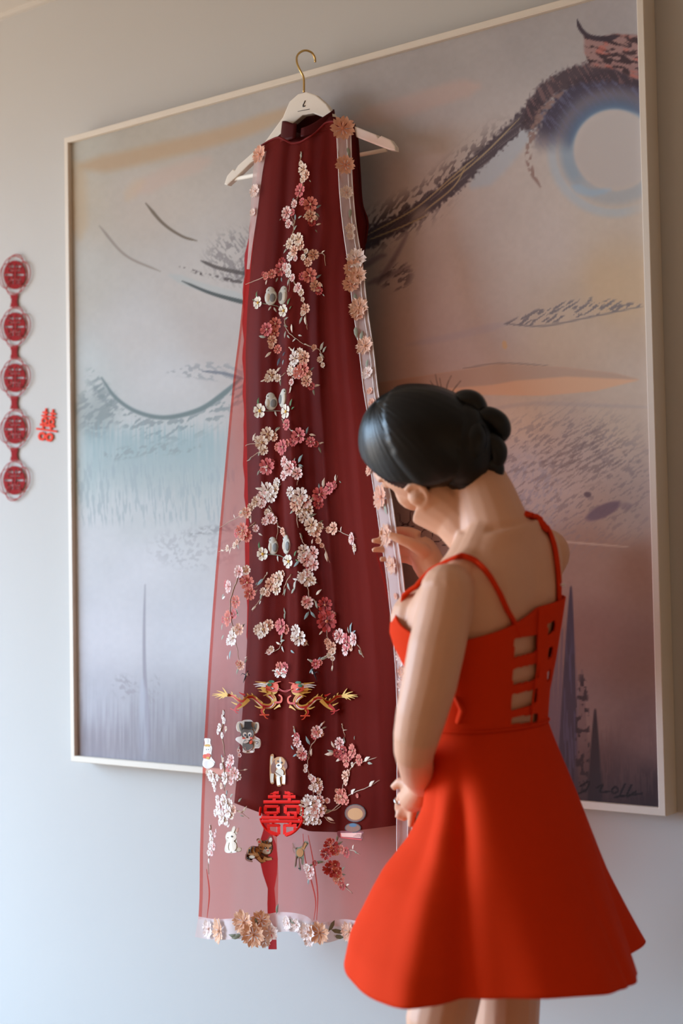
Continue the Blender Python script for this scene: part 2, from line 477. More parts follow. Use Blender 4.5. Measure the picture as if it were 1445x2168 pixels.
    # feather leaf and dune on the right
    lt = [(1068,684),(1120,660),(1180,641),(1250,629),(1310,636),(1362,646)]; lb = [(1068,688),(1120,690),(1180,682),(1250,670),(1310,658),(1362,650)]
    dashes(between(lt, lb, 3), -.55, 17, 3.4, (104,97,100), .85, .50, 71)
    stroke([(860,730),(960,712),(1068,686)], 6, 14, (150,140,146), .45, soft=7)
    stroke([(1066,685),(1150,690),(1250,671),(1362,648)], 2, 2, (100,94,98), .7)
    blend(between([(790,812),(900,795),(1060,770),(1200,778),(1300,790),(1352,803)], [(790,852),(900,842),(1000,836),(1150,838),(1260,828),(1352,805)], 2) * .75, (196, 154, 122))
    blend(between([(790,812),(900,795),(1060,770),(1200,778),(1300,790),(1352,803)], [(790,840),(900,826),(1040,815),(1090,806),(1200,797),(1352,804)], 3) * .7, (152, 134, 124))
    stroke([(980,780),(1060,769),(1160,774)], 2, 2, (120,108,102), .6)
    stroke([(1066,722),(1069,738)], 7, 9, (180,146,106), .8, soft=3)
    stroke([(1010,872),(1120,855),(1250,858),(1370,862)], 5, 4, (150,142,142), .4, soft=5)
    # scale field and oval
    m = ell(1215, 1015, 185, 140, .15, .35)
    dashes(m, -.62, 14, 3.6, (124, 117, 121), .62, .55, 81, .6)
    dashes(ell(1235, 960, 110, 60, 0, .5), -.5, 18, 3.6, (112, 103, 105), .55, .55, 82, .6)
    dashes(ell(1110, 1050, 90, 80, 0, .5), -1.0, 10, 4, (140, 142, 158), .55, .54, 83, .8)
    blend(ell(1276, 1082, 40, 13, -.45, .2) * .9, (104, 94, 110)); blend(ell(1243, 1047, 8, 6, 0, .3) * .9, (92, 84, 96)); blend(ell(1325, 1072, 12, 8, 0, .5) * .6, (120, 112, 122))
    stroke([(1170,1146),(1230,1150),(1330,1158)], 4, 2, (186,172,160), .6)
    cell = np.abs(vnoise(X / 22, Y / 10, 90) - .5)
    blend((1 - sstep(.015, .07, cell)) * ell(905, 1130, 75, 42, .35, .3) * .85, (52, 42, 50))
    # spires, lower right
    def spire(x, y0, y1, w, col, al, lean=0):
        tt = np.clip((Y - y0) / (y1 - y0), 0, 1.2); cxp = x + lean * tt
        hw = w * .5 * tt ** .8 + .5
        blend((1 - sstep(hw - 1, hw + 3, np.abs(X - cxp))) * sstep(y0 - 2, y0 + 4, Y) * al, col)
    for k, xx in enumerate((1172, 1181, 1190)):
        spire(xx, 1290 + 20 * k, 1720, 12, (84, 74, 92), .55, -14)
    spire(1208, 1240, 1700, 46, (56, 50, 66), .93, -8)
    dashes(ell(1204, 1520, 20, 160), 1.55, 60, 3, (84, 84, 112), .5, .5, 92)
    spire(1231, 1415, 1700, 34, (92, 76, 80), .45)
    dashes(ell(1232, 1570, 15, 150, 0, .2), 0, 7, 9, (44, 36, 42), .85, .5, 93)
    spire(1259, 1500, 1700, 30, (46, 38, 44), .95)
    dashes(between([(1270,1560),(1390,1560)], [(1270,1720),(1390,1720)], 60), 1.5, 50, 3, (92, 70, 70), .5, .52, 94)
    blend(sstep(1600, 1720, Y) * sstep(1180, 1220, X) * .55, (40, 30, 36))
    # signature scribble
    for p in ([(1228,1664),(1246,1655),(1240,1672),(1220,1682)], [(1262,1668),(1275,1662),(1270,1676),(1290,1676)], [(1294,1672),(1302,1666),(1308,1674),(1298,1680),(1294,1672)],
              [(1322,1660),(1312,1684),(1322,1684)], [(1336,1662),(1326,1686),(1345,1676)], [(1300,1688),(1330,1684),(1358,1680)]):
        stroke(p, 3, 3, (18, 14, 18), .95, soft=1.2, taper=False)
    # the picture's own colour: the window light on a bare canvas is divided out, so no light or shade stays in the print
    gx = np.array([220, 450, 1100, 1320.]); gy = np.array([250, 700, 1100, 1550.])
    G = np.array([[(207,192,180),(197,186,177),(176,165,157),(175,163,155)], [(224,223,225),(212,210,211),(188,184,183),(183,179,178)],
                  [(235,242,252),(221,226,234),(194,193,197),(188,187,190)], [(240,252,257),(227,236,248),(198,202,209),(191,195,202)]], float)
    Lg = lin(G)
    def up(k):
        rows = [np.interp(X, gx, Lg[j, :, k]) for j in range(4)]
        ty = np.clip(np.interp(Y, gy, [0, 1, 2, 3]), 0, 2.9999); j = np.floor(ty).astype(int); f = ty - j
        st = np.stack(rows)
        a = np.take_along_axis(st, j[None], 0)[0]; b = np.take_along_axis(st, j[None] + 1, 0)[0]
        return a * (1 - f) + b * f
    irr = np.stack([up(k) for k in range(3)], -1) / .716
    alb = np.clip(lin(np.clip(C, 0, 255)) / irr, 0.004, 0.92)
    return XX, ZZ, alb

def build_painting():
    root = empty('framed_painting', (PW / 2, -PD / 2, PZ0), 'large square abstract ink-wash landscape painting in a slim white float frame', 'painting')
    XX, ZZ, alb = paint_canvas()
    N = XX.shape[0]
    v = np.stack([XX, np.full_like(XX, CANVAS_Y), ZZ], -1).reshape(-1, 3)
    i = np.arange(N * N).reshape(N, N)
    f = np.stack([i[:-1, :-1], i[:-1, 1:], i[1:, 1:], i[1:, :-1]], -1).reshape(-1, 4)
    me = bpy.data.meshes.new('canvas')
    me.vertices.add(len(v)); me.vertices.foreach_set('co', v.ravel())
    me.loops.add(f.size); me.loops.foreach_set('vertex_index', f.ravel())
    me.polygons.add(len(f)); me.polygons.foreach_set('loop_start', np.arange(0, f.size, 4)); me.polygons.foreach_set('loop_total', np.full(len(f), 4))
    me.update(calc_edges=True)
    ca = me.color_attributes.new('print', 'FLOAT_COLOR', 'POINT')
    ca.data.foreach_set('color', np.concatenate([alb.reshape(-1, 3), np.ones((N * N, 1))], 1).ravel())
    me.materials.append(mat('canvas_print', (.5, .5, .5), 0.55, 0.25, bump=0.12, bscale=900, attr='print'))
    me.validate()
    o = bpy.data.objects.new('canvas', me); link(o, root)
    mb = MB(); mb.box((FRW, CANVAS_Y + .0008, PZ0 + FRW), (PW - FRW, CANVAS_Y + .012, PZ1 - FRW)); mb.build('backing_board', M_FRAME_IN, root, smooth=False)
    # four frame rails with mitred, softly bevelled corners
    def rail(a, b, inw):
        """profile swept between two outer corners; inw = inward direction"""
        prof = [(0, 0), (0, -PD + .0012), (.0012, -PD), (FRW - .0015, -PD), (FRW, -PD + .0015), (FRW, 0)]
        d = (Vector(b) - Vector(a)).normalized(); inw = Vector(inw)
        v, f = [], []
        for e, sgn in ((Vector(a), 1), (Vector(b), -1)):
            for (w, y) in prof:
                v.append(e + inw * w + d * (sgn * w) + Vector((0, y, 0)))
        n = len(prof)
        for k in range(n):
            f.append((k, (k + 1) % n, n + (k + 1) % n, n + k))
        f.append(tuple(range(n))); f.append(tuple(range(2 * n - 1, n - 1, -1)))
        o = mesh_obj('frame_rail', v, f, M_FRAME, root, smooth=False)
        bm = bmesh.new(); bm.from_mesh(o.data); bmesh.ops.recalc_face_normals(bm, faces=bm.faces); bm.to_mesh(o.data); bm.free()
    y = -.0006
    c = [(0, y, PZ0), (PW, y, PZ0), (PW, y, PZ1), (0, y, PZ1)]
    rail(c[0], c[1], (0, 0, 1)); rail(c[1], c[2], (-1, 0, 0)); rail(c[2], c[3], (0, 0, -1)); rail(c[3], c[0], (1, 0, 0))
M_FRAME = mat('white_lacquer_frame', srgb(224, 214, 200), 0.45, 0.4, vary=0.02, vscale=6)
M_FRAME_IN = mat('backing_card', srgb(190, 178, 160), 0.7, 0.2)
build_painting()

# ------------------------------------------------------------------ hanging garments
def cloth_mat(name, color, rough=.45, spec=.3, sheen=.3, weave=1400.0, stretch=(1, 1, 1), bumpv=.15, vary=.06):
    m = bpy.data.materials.new(name); m.use_nodes = True
    nt = m.node_tree; b = nt.nodes['Principled BSDF']
    b.inputs['Base Color'].default_value = color; b.inputs['Roughness'].default_value = rough
    b.inputs['Specular IOR Level'].default_value = spec; b.inputs['Sheen Weight'].default_value = sheen
    b.inputs['Sheen Roughness'].default_value = .4
    tc = nt.nodes.new('ShaderNodeTexCoord'); mp = nt.nodes.new('ShaderNodeMapping'); mp.inputs['Scale'].default_value = stretch
    n = nt.nodes.new('ShaderNodeTexNoise'); n.inputs['Scale'].default_value = weave; n.inputs['Detail'].default_value = 2
    nt.links.new(tc.outputs['Object'], mp.inputs['Vector']); nt.links.new(mp.outputs['Vector'], n.inputs['Vector'])
    bp = nt.nodes.new('ShaderNodeBump'); bp.inputs['Strength'].default_value = bumpv; bp.inputs['Distance'].default_value = .001
    nt.links.new(n.outputs['Fac'], bp.inputs['Height']); nt.links.new(bp.outputs['Normal'], b.inputs['Normal'])
    n2 = nt.nodes.new('ShaderNodeTexNoise'); n2.inputs['Scale'].default_value = 30; n2.inputs['Detail'].default_value = 4
    nt.links.new(tc.outputs['Object'], n2.inputs['Vector'])
    rm = nt.nodes.new('ShaderNodeMapRange'); rm.inputs['To Min'].default_value = 1 - vary; rm.inputs['To Max'].default_value = 1 + vary
    mx = nt.nodes.new('ShaderNodeMix'); mx.data_type = 'RGBA'; mx.blend_type = 'MULTIPLY'; mx.inputs['Factor'].default_value = 1
    mx.inputs['A'].default_value = color
    nt.links.new(n2.outputs['Fac'], rm.inputs['Value']); nt.links.new(rm.outputs['Result'], mx.inputs['B'])
    nt.links.new(mx.outputs['Result'], b.inputs['Base Color'])
    return m

def sheer_mat(name, color, tint, opacity=.42, transl=.5, edge=.25):
    """thin woven organza: part of the light passes straight through, more is caught at grazing angles"""
    m = bpy.data.materials.new(name); m.use_nodes = True
    nt = m.node_tree; out = nt.nodes['Material Output']
    nt.nodes.remove(nt.nodes['Principled BSDF'])
    tr = nt.nodes.new('ShaderNodeBsdfTransparent'); tr.inputs['Color'].default_value = tint
    df = nt.nodes.new('ShaderNodeBsdfDiffuse'); df.inputs['Color'].default_value = color
    tl = nt.nodes.new('ShaderNodeBsdfTranslucent'); tl.inputs['Color'].default_value = color
    gl = nt.nodes.new('ShaderNodeBsdfGlossy'); gl.inputs['Color'].default_value = (1, .8, .75, 1); gl.inputs['Roughness'].default_value = .45
    m1 = nt.nodes.new('ShaderNodeMixShader'); m1.inputs[0].default_value = transl
    m2 = nt.nodes.new('ShaderNodeMixShader'); m2.inputs[0].default_value = .0
    m3 = nt.nodes.new('ShaderNodeMixShader')
    lw = nt.nodes.new('ShaderNodeLayerWeight'); lw.inputs['Blend'].default_value = .35
    rm = nt.nodes.new('ShaderNodeMapRange'); rm.inputs['To Min'].default_value = opacity; rm.inputs['To Max'].default_value = min(1, opacity + edge)
    nt.links.new(lw.outputs['Facing'], rm.inputs['Value'])
    nt.links.new(df.outputs[0], m1.inputs[1]); nt.links.new(tl.outputs[0], m1.inputs[2])
    nt.links.new(m1.outputs[0], m2.inputs[1]); nt.links.new(gl.outputs[0], m2.inputs[2])
    nt.links.new(rm.outputs['Result'], m3.inputs[0]); nt.links.new(tr.outputs[0], m3.inputs[1]); nt.links.new(m2.outputs[0], m3.inputs[2])
    nt.links.new(m3.outputs[0], out.inputs['Surface'])
    return m

M_BURG = cloth_mat('burgundy_satin', (0.066, 0.0065, 0.007, 1), .45, .06, .0, stretch=(1, 1, .1))
M_SHEER = sheer_mat('red_organza', (0.60, 0.075, 0.06, 1), (1.0, .60, .56, 1), .15, .5, .26)
M_REDLACE = cloth_mat('dark_red_lace_back', (0.42, 0.02, 0.025, 1), .7, .2, .2)
M_LACE = sheer_mat('pale_lace_ribbon', (0.86, 0.70, 0.68, 1), (1, .93, .92, 1), .72, .35, .2)
M_SILVER = mat('silver_white_thread', srgb(238, 226, 224), .4, .6)
M_THREAD = {k: mat('embroidery_thread_' + k, srgb(*c), .55, .35, sheen=.2, bump=.25, bscale=900) for k, c in dict(
    stem=(196, 172, 148), sage=(158, 160, 142), teal=(138, 164, 164), green=(74, 116, 52), grey=(196, 192, 180), dgrey=(112, 108, 104),
    cream=(232, 214, 194), white=(240, 234, 226), navy=(40, 46, 62), gold=(214, 164, 62), red=(196, 28, 16), orange=(222, 74, 24),
    emerald=(22, 104, 66), brown=(122, 62, 30), dark=(36, 26, 24), tan=(184, 124, 62), pink=(226, 164, 150), wine=(122, 22, 32),
    blue=(40, 78, 110), ivory=(206, 192, 172), silver=(232, 224, 218), coral=(226, 92, 74), olive=(120, 118, 92)).items()}
M_RED_SATIN = cloth_mat('bright_red_satin_cord', (0.70, 0.010, 0.004, 1), .7, .1, .0, stretch=(.2, .2, 3))

# --- pixel tables of the overlay's front panel
F_L = [(300,555),(360,545),(430,537),(520,527),(600,517),(700,507),(800,494),(900,484),(1000,475),(1100,466),(1200,457),(1300,449),(1400,442),(1500,436),(1600,430),(1700,426),(1800,423),(1900,422),(1960,419),(2010,417)]
F_R = [(250,738),(300,744),(360,748),(420,750),(480,754),(560,764),(650,774),(740,786),(820,797),(880,804),(950,808),(1000,812),(1060,824),(1130,834),(1200,846),(1290,857),(1370,864),(1450,867),(1600,868),(1800,868),(2010,868)]
F_T = [(0,308),(.09,297),(.185,291),(.26,297),(.33,303),(.42,301),(.5,293),(.59,283),(.67,270),(.735,260),(.84,257),(1,262)]
F_B = [(0,1946),(.17,1950),(.37,1937),(.49,1948),(.62,1960),(.79,1965),(1,1988)]
def edge_x(py): return interp(F_L, py)[0], interp(F_R, py)[0]
def smooth01(x): x = max(0, min(1, x)); return x * x * (3 - 2 * x)
def front_y(px, py):
    """distance of the overlay front from the wall (negative y) at a photo pixel"""
    l, r = edge_x(py); s = (px - l) / (r - l); t = max(0, min(1, (py - 300) / 1650))
    y = -0.163 - 0.026 * smooth01(t)
    y -= 0.012 * math.sqrt(max(0, 1 - (2 * s - 1) ** 2))
    amp = 0.003 + 0.0065 * t
    y += amp * (math.sin(2 * PI * (3.1 * s + .25 * math.sin(3 * t)) + .6) + .22 * math.sin(2 * PI * (6.3 * s - .4 * t) + 2.0)) * smooth01((s + .02) / .12)
    y += 0.0008 * t * math.sin(2 * PI * (11.0 * s + .8 * t) + 1.0)
    # right edge lifted off the wall by the hand that holds it
    y -= 0.150 * math.exp(-((py - 1150) / (330.0 if py < 1150 else 480.0)) ** 2) * smooth01((s - .62) / .38) ** 1.6
    # left edge curls back to the wall
    y += 0.030 * (1 - smooth01(s / .16)) * t
    return y
def fp(px, py, lift=0.0):
    """point on the overlay front (lifted towards the room by lift)"""
    return at_y(px, py, front_y(px, py) - lift)
def fbasis(px, py, lift=0.0):
    p = fp(px, py, lift); d = 6.0
    ex = fp(px + d, py, lift) - fp(px - d, py, lift); ey = fp(px, py - d, lift) - fp(px, py + d, lift)
    n = ex.cross(ey).normalized()
    if n.y > 0: n = -n
    ex.normalize(); ey = n.cross(ex).normalized()
    return p, ex, ey, n
def mpp(px, py):                     # metres per photo pixel at that place
    return to_px(fp(px, py))[2] / FPX

def sheet(name, fn, ns, nt_, mt, parent, thick=0.0):
    v = [fn(i / ns, j / nt_) for j in range(nt_ + 1) for i in range(ns + 1)]
    f = [(j * (ns + 1) + i, (j + 1) * (ns + 1) + i, (j + 1) * (ns + 1) + i + 1, j * (ns + 1) + i + 1) for j in range(nt_) for i in range(ns)]
    o = mesh_obj(name, v, f, mt, parent)
    if thick:
        md = o.modifiers.new('thickness', 'SOLIDIFY'); md.thickness = thick; md.offset = 0
    return o

# ---------------------------------------------------------------- hanger
HY = -0.096                          # plane of the hanger
def hp(px, py, y=HY): return at_y(px, py, y)
M_HWOOD = mat('white_painted_wood', srgb(236, 228, 216), .45, .4, vary=.02)
M_GOLD = mat('brushed_gold_wire', srgb(206, 170, 104), .3, .5, metal=1.0)
hg = empty('clothes_hanger', hp(645, 230), 'white wooden clothes hanger with a gold hook, hooked over the picture frame', 'hanger')
def extrude_px(name, poly, y0, y1, mt, parent, bevel=.0025, fn=None):
    """closed pixel outline at plane y0 (front) extruded back to y1"""
    fr = [at_y(x, y, y0) for x, y in poly]
    bm = bmesh.new()
    vs = [bm.verts.new(p) for p in fr]; f = bm.faces.new(vs)
    r = bmesh.ops.extrude_face_region(bm, geom=[f])
    bmesh.ops.translate(bm, verts=[g for g in r['geom'] if isinstance(g, bmesh.types.BMVert)], vec=(0, y1 - y0, 0))
    bmesh.ops.recalc_face_normals(bm, faces=bm.faces)
    if bevel:
        bmesh.ops.bevel(bm, geom=[e for e in bm.edges if abs((e.verts[0].co - e.verts[1].co).y) < 1e-6], offset=bevel, segments=2, affect='EDGES', profile=.6)
    me = bpy.data.meshes.new(name); bm.to_mesh(me); bm.free(); me.materials.append(mt)
    for p in me.polygons: p.use_smooth = False
    return link(bpy.data.objects.new(name, me), parent)
body = [(474,390),(480,372),(492,358),(497,360),(503,350),(560,300),(598,248),(612,215),(630,199),(648,194),(668,201),(690,220),(708,248),(738,262),(796,285),(800,292),(806,287),(826,296),(836,310),(836,319),(822,317),(760,293),(712,276),(688,250),(662,240),(640,244),(612,268),(584,306),(530,345),(498,376),(480,392)]
extrude_px('hanger_body', body, HY - .007, HY + .007, M_HWOOD, hg)
mb = MB(); mb.tube([hp(496,379), hp(818,317)], .0042, 10); mb.build('trouser_bar', M_HWOOD, hg)
mb = MB()
hk = smooth_path([(643,196,-.096),(643,172,-.096),(641,160,-.096),(633,145,-.098),(628,131,-.094),(629,118,-.080),(638,109,-.066),(649,107,-.054),(660,112,-.042),(666,122,-.036),(667,132,-.034)], 5)
mb.tube([at_y(a, b, c) for a, b, c in hk], .0022, 8); mb.build('hook', M_GOLD, hg)
mb = MB()
for a, b in (((646,213),(642,221)), ((642,221),(641,226)), ((641,226),(646,224))):
    mb.tube([hp(*a, HY - .0072), hp(*b, HY - .0072)], .0012, 5)
mb.tube([hp(630,236, HY - .0072), hp(655,231, HY - .0072)], .0006, 5)
mb.build('printed_mark', M_THREAD['dark'], hg)

# ---------------------------------------------------------------- inner dress
IN_L = [(262,574),(305,558),(340,552),(420,545),(480,540),(560,532),(650,524),(750,520),(850,521),(950,523),(1050,525),(1150,528),(1250,528),(1350,524),(1450,518),(1550,510),(1640,502),(1720,494),(1800,488)]
IN_R = [(230,742),(262,751),(300,757),(360,760),(430,765),(470,778),(515,773),(600,766),(700,772),(800,782),(900,795),(1000,805),(1100,815),(1200,828),(1300,842),(1400,853),(1500,862),(1600,870),(1700,877),(1800,884)]
IN_TOP = [(0,308),(.12,290),(.2,272),(.28,278),(.4,284),(.52,278),(.62,264),(.72,246),(.86,250),(1,262)]
IN_BOT = [(0,1700),(.2,1728),(.42,1760),(.6,1762),(.8,1752),(1,1742)]
def in_pt(s, t, side):
    py = interp(IN_TOP, s)[0] * (1 - t) + interp(IN_BOT, s)[0] * t
    l, r = interp(IN_L, py)[0], interp(IN_R, py)[0]
    px = l + (r - l) * s
    k = math.sqrt(max(0, 1 - (2 * s - 1) ** 2))
    dpt = (.016 + .020 * t) * k ** .8
    y = -.100 - side * dpt
    w = math.sin(PI * s) ** .5 if 0 < s < 1 else 0
    y += side * w * (.002 + .0075 * smooth01(t * 1.3)) * (math.sin(2 * PI * 4.2 * s + 1.2 * math.sin(2.2 * t) + .7) + .5 * math.sin(2 * PI * 7.7 * s + t * 2))
    return at_y(px, py, y)
dr = empty('burgundy_cheongsam', hp(650, 300, -.1), 'dark burgundy sleeveless satin dress with standing collar, hanging inside the sheer embroidered overlay', 'dress')
NS, NT = 46, 70
v, f = [], []
for j in range(NT + 1):
    for i in range(NS + 1): v.append(in_pt(i / NS, j / NT, 1))
    for i in range(NS - 1, 0, -1): v.append(in_pt(i / NS, j / NT, -1))
n = 2 * NS
for j in range(NT):
    for i in range(n): f.append((j * n + i, (j + 1) * n + i, (j + 1) * n + (i + 1) % n, j * n + (i + 1) % n))
o = mesh_obj('dress_body', v, f, M_BURG, dr)
md = o.modifiers.new('thickness', 'SOLIDIFY'); md.thickness = .0012; md.offset = 0
# standing collar with a small notch at the front
cc = hp(652, 268, -.1); rx, ry = .060, .030
v, f = [], []; NC = 40
for j in range(7):
    h = j / 6
    for i in range(NC + 1):
        a = -PI / 2 + .10 + (2 * PI - .20) * i / NC           # starts and ends at the front (-y)
        back = .5 + .5 * math.sin(a)
        rr = 1 + .10 * (1 - h)
        notch = (.024 * math.exp(-(i / 7.0) ** 2) + .012 * math.exp(-((NC - i) / 2.6) ** 2)) * h
        v.append(cc + Vector((rx * rr * math.cos(a), ry * rr * math.sin(a), -.030 + .042 * h + .022 * back - notch)))
for j in range(6):
    for i in range(NC): f.append((j * (NC + 1) + i, j * (NC + 1) + i + 1, (j + 1) * (NC + 1) + i + 1, (j + 1) * (NC + 1) + i))
o = mesh_obj('collar', v, f, M_BURG, dr)
md = o.modifiers.new('thickness', 'SOLIDIFY'); md.thickness = .0024; md.offset = 0
# narrow loop strip at the right armhole
mb = MB(); pts = smooth_path([(752,268),(757,300),(761,360),(766,430),(778,470),(773,516)], 6)
mb.tube([at_y(a, b, -.1) for a, b in pts], .0022, 6); mb.build('armhole_binding', M_BURG, dr)

# ---------------------------------------------------------------- sheer overlay
ov = empty('organza_overlay', hp(648, 300, -.14), 'long sheer red organza overlay with plum-blossom embroidery, animal patches and pale flower trim', 'gown')
def f_front(s, t):
    py = interp(F_T, s)[0] * (1 - t) + interp(F_B, s)[0] * t
    l, r = edge_x(py)
    return fp(l + (r - l) * s, py)
sheet('front_panel', f_front, 72, 110, M_SHEER, ov)
# rolled neckline edge and left edge
mb = MB(); nk = []
for s, y in F_T:
    l, r = edge_x(y); nk.append((l + (r - l) * s, y))
mb.tube([fp(a, b, .001) for a, b in smooth_path(nk, 4)], .0022, 6); mb.build('neckline_binding', cloth_mat('dark_red_piping', (0.17, .012, .012, 1), .6, .1, .0), ov)
B_L = [(300,556),(420,545),(520,523),(600,519),(700,515),(800,518),(900,517),(1050,520),(1250,523),(1400,528),(1500,534),(1600,545),(1700,558),(1850,571),(2010,576)]
def b_pt(px, py, lift=0.0):
    l = interp(B_L, py)[0]; s = (px - l) / 150.0; t = max(0, min(1, (py - 300) / 1700))
    k = smooth01((py - 1650) / 250.0)
    return at_y(px, py, -.062 - .020 * k + .004 * t * math.sin(2 * PI * 1.7 * s + 1) - lift)
def f_back(s, t):
    py = 320 + (1985 - 320) * t + 12 * math.sin(5 * s) * t
    l = interp(B_L, py)[0]; r = l + 90 - 78 * t
    return b_pt(l + (r - l) * s, py)
sheet('back_panel', f_back, 30, 90, M_SHEER, ov)
# left hem of the front panel: doubled cloth
def f_seam(s, t):
    py = 330 + (1945 - 330) * t; l, r = edge_x(py)
    return fp(l + (4 + 3 * t) * s, py, .0012)
sheet('side_seam', f_seam, 2, 90, M_SHEER, ov)
for path in ([(641,1765),(646,1820),(660,1870),(668,1910),(664,1948)], [(652,1768),(664,1830),(672,1890),(670,1948)], [(437,1840),(443,1890),(438,1944)], [(795,1165),(818,1250),(838,1340),(848,1410)]):
    mb = MB(); mb.tube([fp(a, b, .001) for a, b in smooth_path(path, 5)], [.0008 + .0011 * math.sin(PI * k / (5 * (len(path) - 1))) for k in range(5 * (len(path) - 1) + 1)], 6, flat=.35)
    mb.build('fold_crease', M_SHEER, ov)

# ribbons of the trim
def ribbon(name, path, w, mt, lift, fn=fp, nx=4, n=6):
    """strip following a pixel path; path entries (x, y, half width)"""
    P = smooth_path(path, n); v, f = [], []
    for k, (x, y, hw) in enumerate(P):
        a = P[max(k - 1, 0)]; b = P[min(k + 1, len(P) - 1)]
        tx, ty = b[0] - a[0], b[1] - a[1]; L = math.hypot(tx, ty); nx_, ny_ = ty / L, -tx / L
        for i in range(nx + 1):
            q = (2 * i / nx - 1) * hw * w
            v.append(fn(x + nx_ * q, y + ny_ * q, lift + .0012 * math.sin(k * 1.7 + i)))
    for k in range(len(P) - 1):
        for i in range(nx): f.append((k * (nx + 1) + i, (k + 1) * (nx + 1) + i, (k + 1) * (nx + 1) + i + 1, k * (nx + 1) + i + 1))
    return mesh_obj(name, v, f, mt, ov)
TR = [(727,268,15),(730,350,14),(733,408,14),(740,480,14),(752,560,15),(762,650,15),(775,740,15),(784,820,15),(793,880,15),(797,950,15),(801,1000,15),(812,1060,17),(822,1130,17),(833,1200,17),(843,1290,17),(851,1370,17),(856,1450,17),(857,1560,16),(856,1720,16),(856,1860,16),(856,1985,16)]
TLs = [(552,318,12),(546,360,10),(541,405,9),(536,460,7),(530,520,4),(525,570,3)]
TH = [(416,1962,22),(455,1968,22),(500,1966,22),(550,1962,22),(592,1952,21),(636,1956,20),(655,1972,21),(690,1974,22),(730,1966,20),(775,1978,22),(830,1988,22),(866,1992,22)]
rb = ribbon('trim_ribbon', TR, 1.0, M_LACE, .0045)
rl = ribbon('trim_ribbon', TLs, 1.0, M_LACE, .003)
rh = ribbon('hem_ribbon', TH, 1.0, M_LACE, .003)
for par, path, sc in ((rb, TR, 1), (rb, TR, -1), (rb, TR, .45)):
    mb = MB(); P = smooth_path(path, 6); q = []
    for k, (x, y, hw) in enumerate(P): q.append(fp(x + sc * hw, y, .0062))
    mb.tube(q, .0011, 5); mb.build('silver_edging', M_SILVER, par)
# back trim seen through the sheer: scalloped dark red band
P = smooth_path([(b, a) for a, b in B_L[1:]], 5)
v, f = [], []
for k, (x, y) in enumerate(P):
    wob = 5 * abs(math.sin(y / 23.0)) + 4 * abs(math.sin(y / 61.0 + 1))
    if y > 1700: wob = 14 * max(0, math.sin((y - 1760) / 33.0)) ** .5 if y < 1900 else 2
    lo, hi = (2 - wob * .8, 16) if y < 1600 else (-6 - wob, 8 + wob * .8)
    for i in range(4): v.append(b_pt(x + lo + (hi - lo) * i / 3, y, .001))
for k in range(len(P) - 1):
    for i in range(3): f.append((k * 4 + i, k * 4 + 4 + i, k * 4 + 5 + i, k * 4 + 1 + i))
bt = mesh_obj('back_trim_ribbon', v, f, M_REDLACE, ov)

# ---------------------------------------------------------------- embroidered blossoms
def petal_flower(name, cc_, inner, outer, npet=5, notch=.22, ruffle=0, center=.16, lift=.22, tw=0.0, wide=.98):
    """flat five-petalled blossom of unit radius lying in xy, facing +z; colours in a vertex attribute"""
    v, f, col = [(0, 0, .10)], [], [inner]
    for p in range(npet):
        a0 = 2 * PI * p / npet
        hw = PI / npet * wide
        prof = [(-hw * .72, .42, .06), (-hw * .96, .74, .20), (-hw * .68, .97, lift), (-hw * .22, 1.0, lift * .9), (0, 1 - notch, lift * .7), (hw * .22, 1.0, lift * .9), (hw * .68, .97, lift), (hw * .96, .74, .20), (hw * .72, .42, .06)]
        b = len(v)
        for q, (da, r, z) in enumerate(prof):
            if ruffle and 0 < q < 8: r = r * (1 + ruffle * (1 if q % 2 else -1))
            a = a0 + da + tw * r
            v.append((r * math.cos(a), r * math.sin(a), z + (.05 if p % 2 else 0)))
            col.append(tuple(np.array(inner) * (1 - r) + np.array(outer) * r) if r < .6 else outer)
        v.append((.68 * math.cos(a0), .68 * math.sin(a0), .14)); col.append(tuple(.45 * np.array(inner) + .55 * np.array(outer)))
        m = len(v) - 1
        for q in range(8): f.append((m, b + q, b + q + 1))
        f.append((0, b, m)); f.append((0, m, b + 8))
    b = len(v); v.append((0, 0, .26)); col.append(cc_)
    for k in range(6): v.append((center * math.cos(k * PI / 3), center * math.sin(k * PI / 3), .17)); col.append(cc_)
    for k in range(6): f.append((b, b + 1 + k, b + 1 + (k + 1) % 6))
    me = bpy.data.meshes.new(name); me.from_pydata(v, [], f)
    ca = me.color_attributes.new('tint', 'FLOAT_COLOR', 'POINT')
    ca.data.foreach_set('color', np.array([(*srgb(*c)[:3], 1) for c in col]).ravel())
    me.materials.append(M_PETAL); me.update()
    return me
M_PETAL = mat('embroidered_petal_thread', (.8, .6, .5), .6, .3, sheen=.2, bump=.3, bscale=700, attr='tint')
M_PETAL_TRIM = M_PETAL
FL = {
    'cream': petal_flower('blossom', (214,176,120), (206,156,124), (246,230,212)),
    'peach': petal_flower('blossom', (206,160,110), (200,116,88), (248,206,180)),
    'salmon': petal_flower('blossom', (236,190,150), (176,64,52), (232,138,118)),
    'rose': petal_flower('blossom', (240,200,170), (160,40,48), (230,122,120)),
    'red': petal_flower('blossom', (216,140,100), (120,20,22), (196,62,54)),
    'pw': petal_flower('blossom', (214,120,100), (220,130,124), (250,228,222)),
    'white': petal_flower('blossom', (212,190,150), (220,186,172), (252,246,240)),
    'daisy': petal_flower('blossom', (222,168,40), (240,226,200), (246,240,228), center=.24, notch=.05),
}
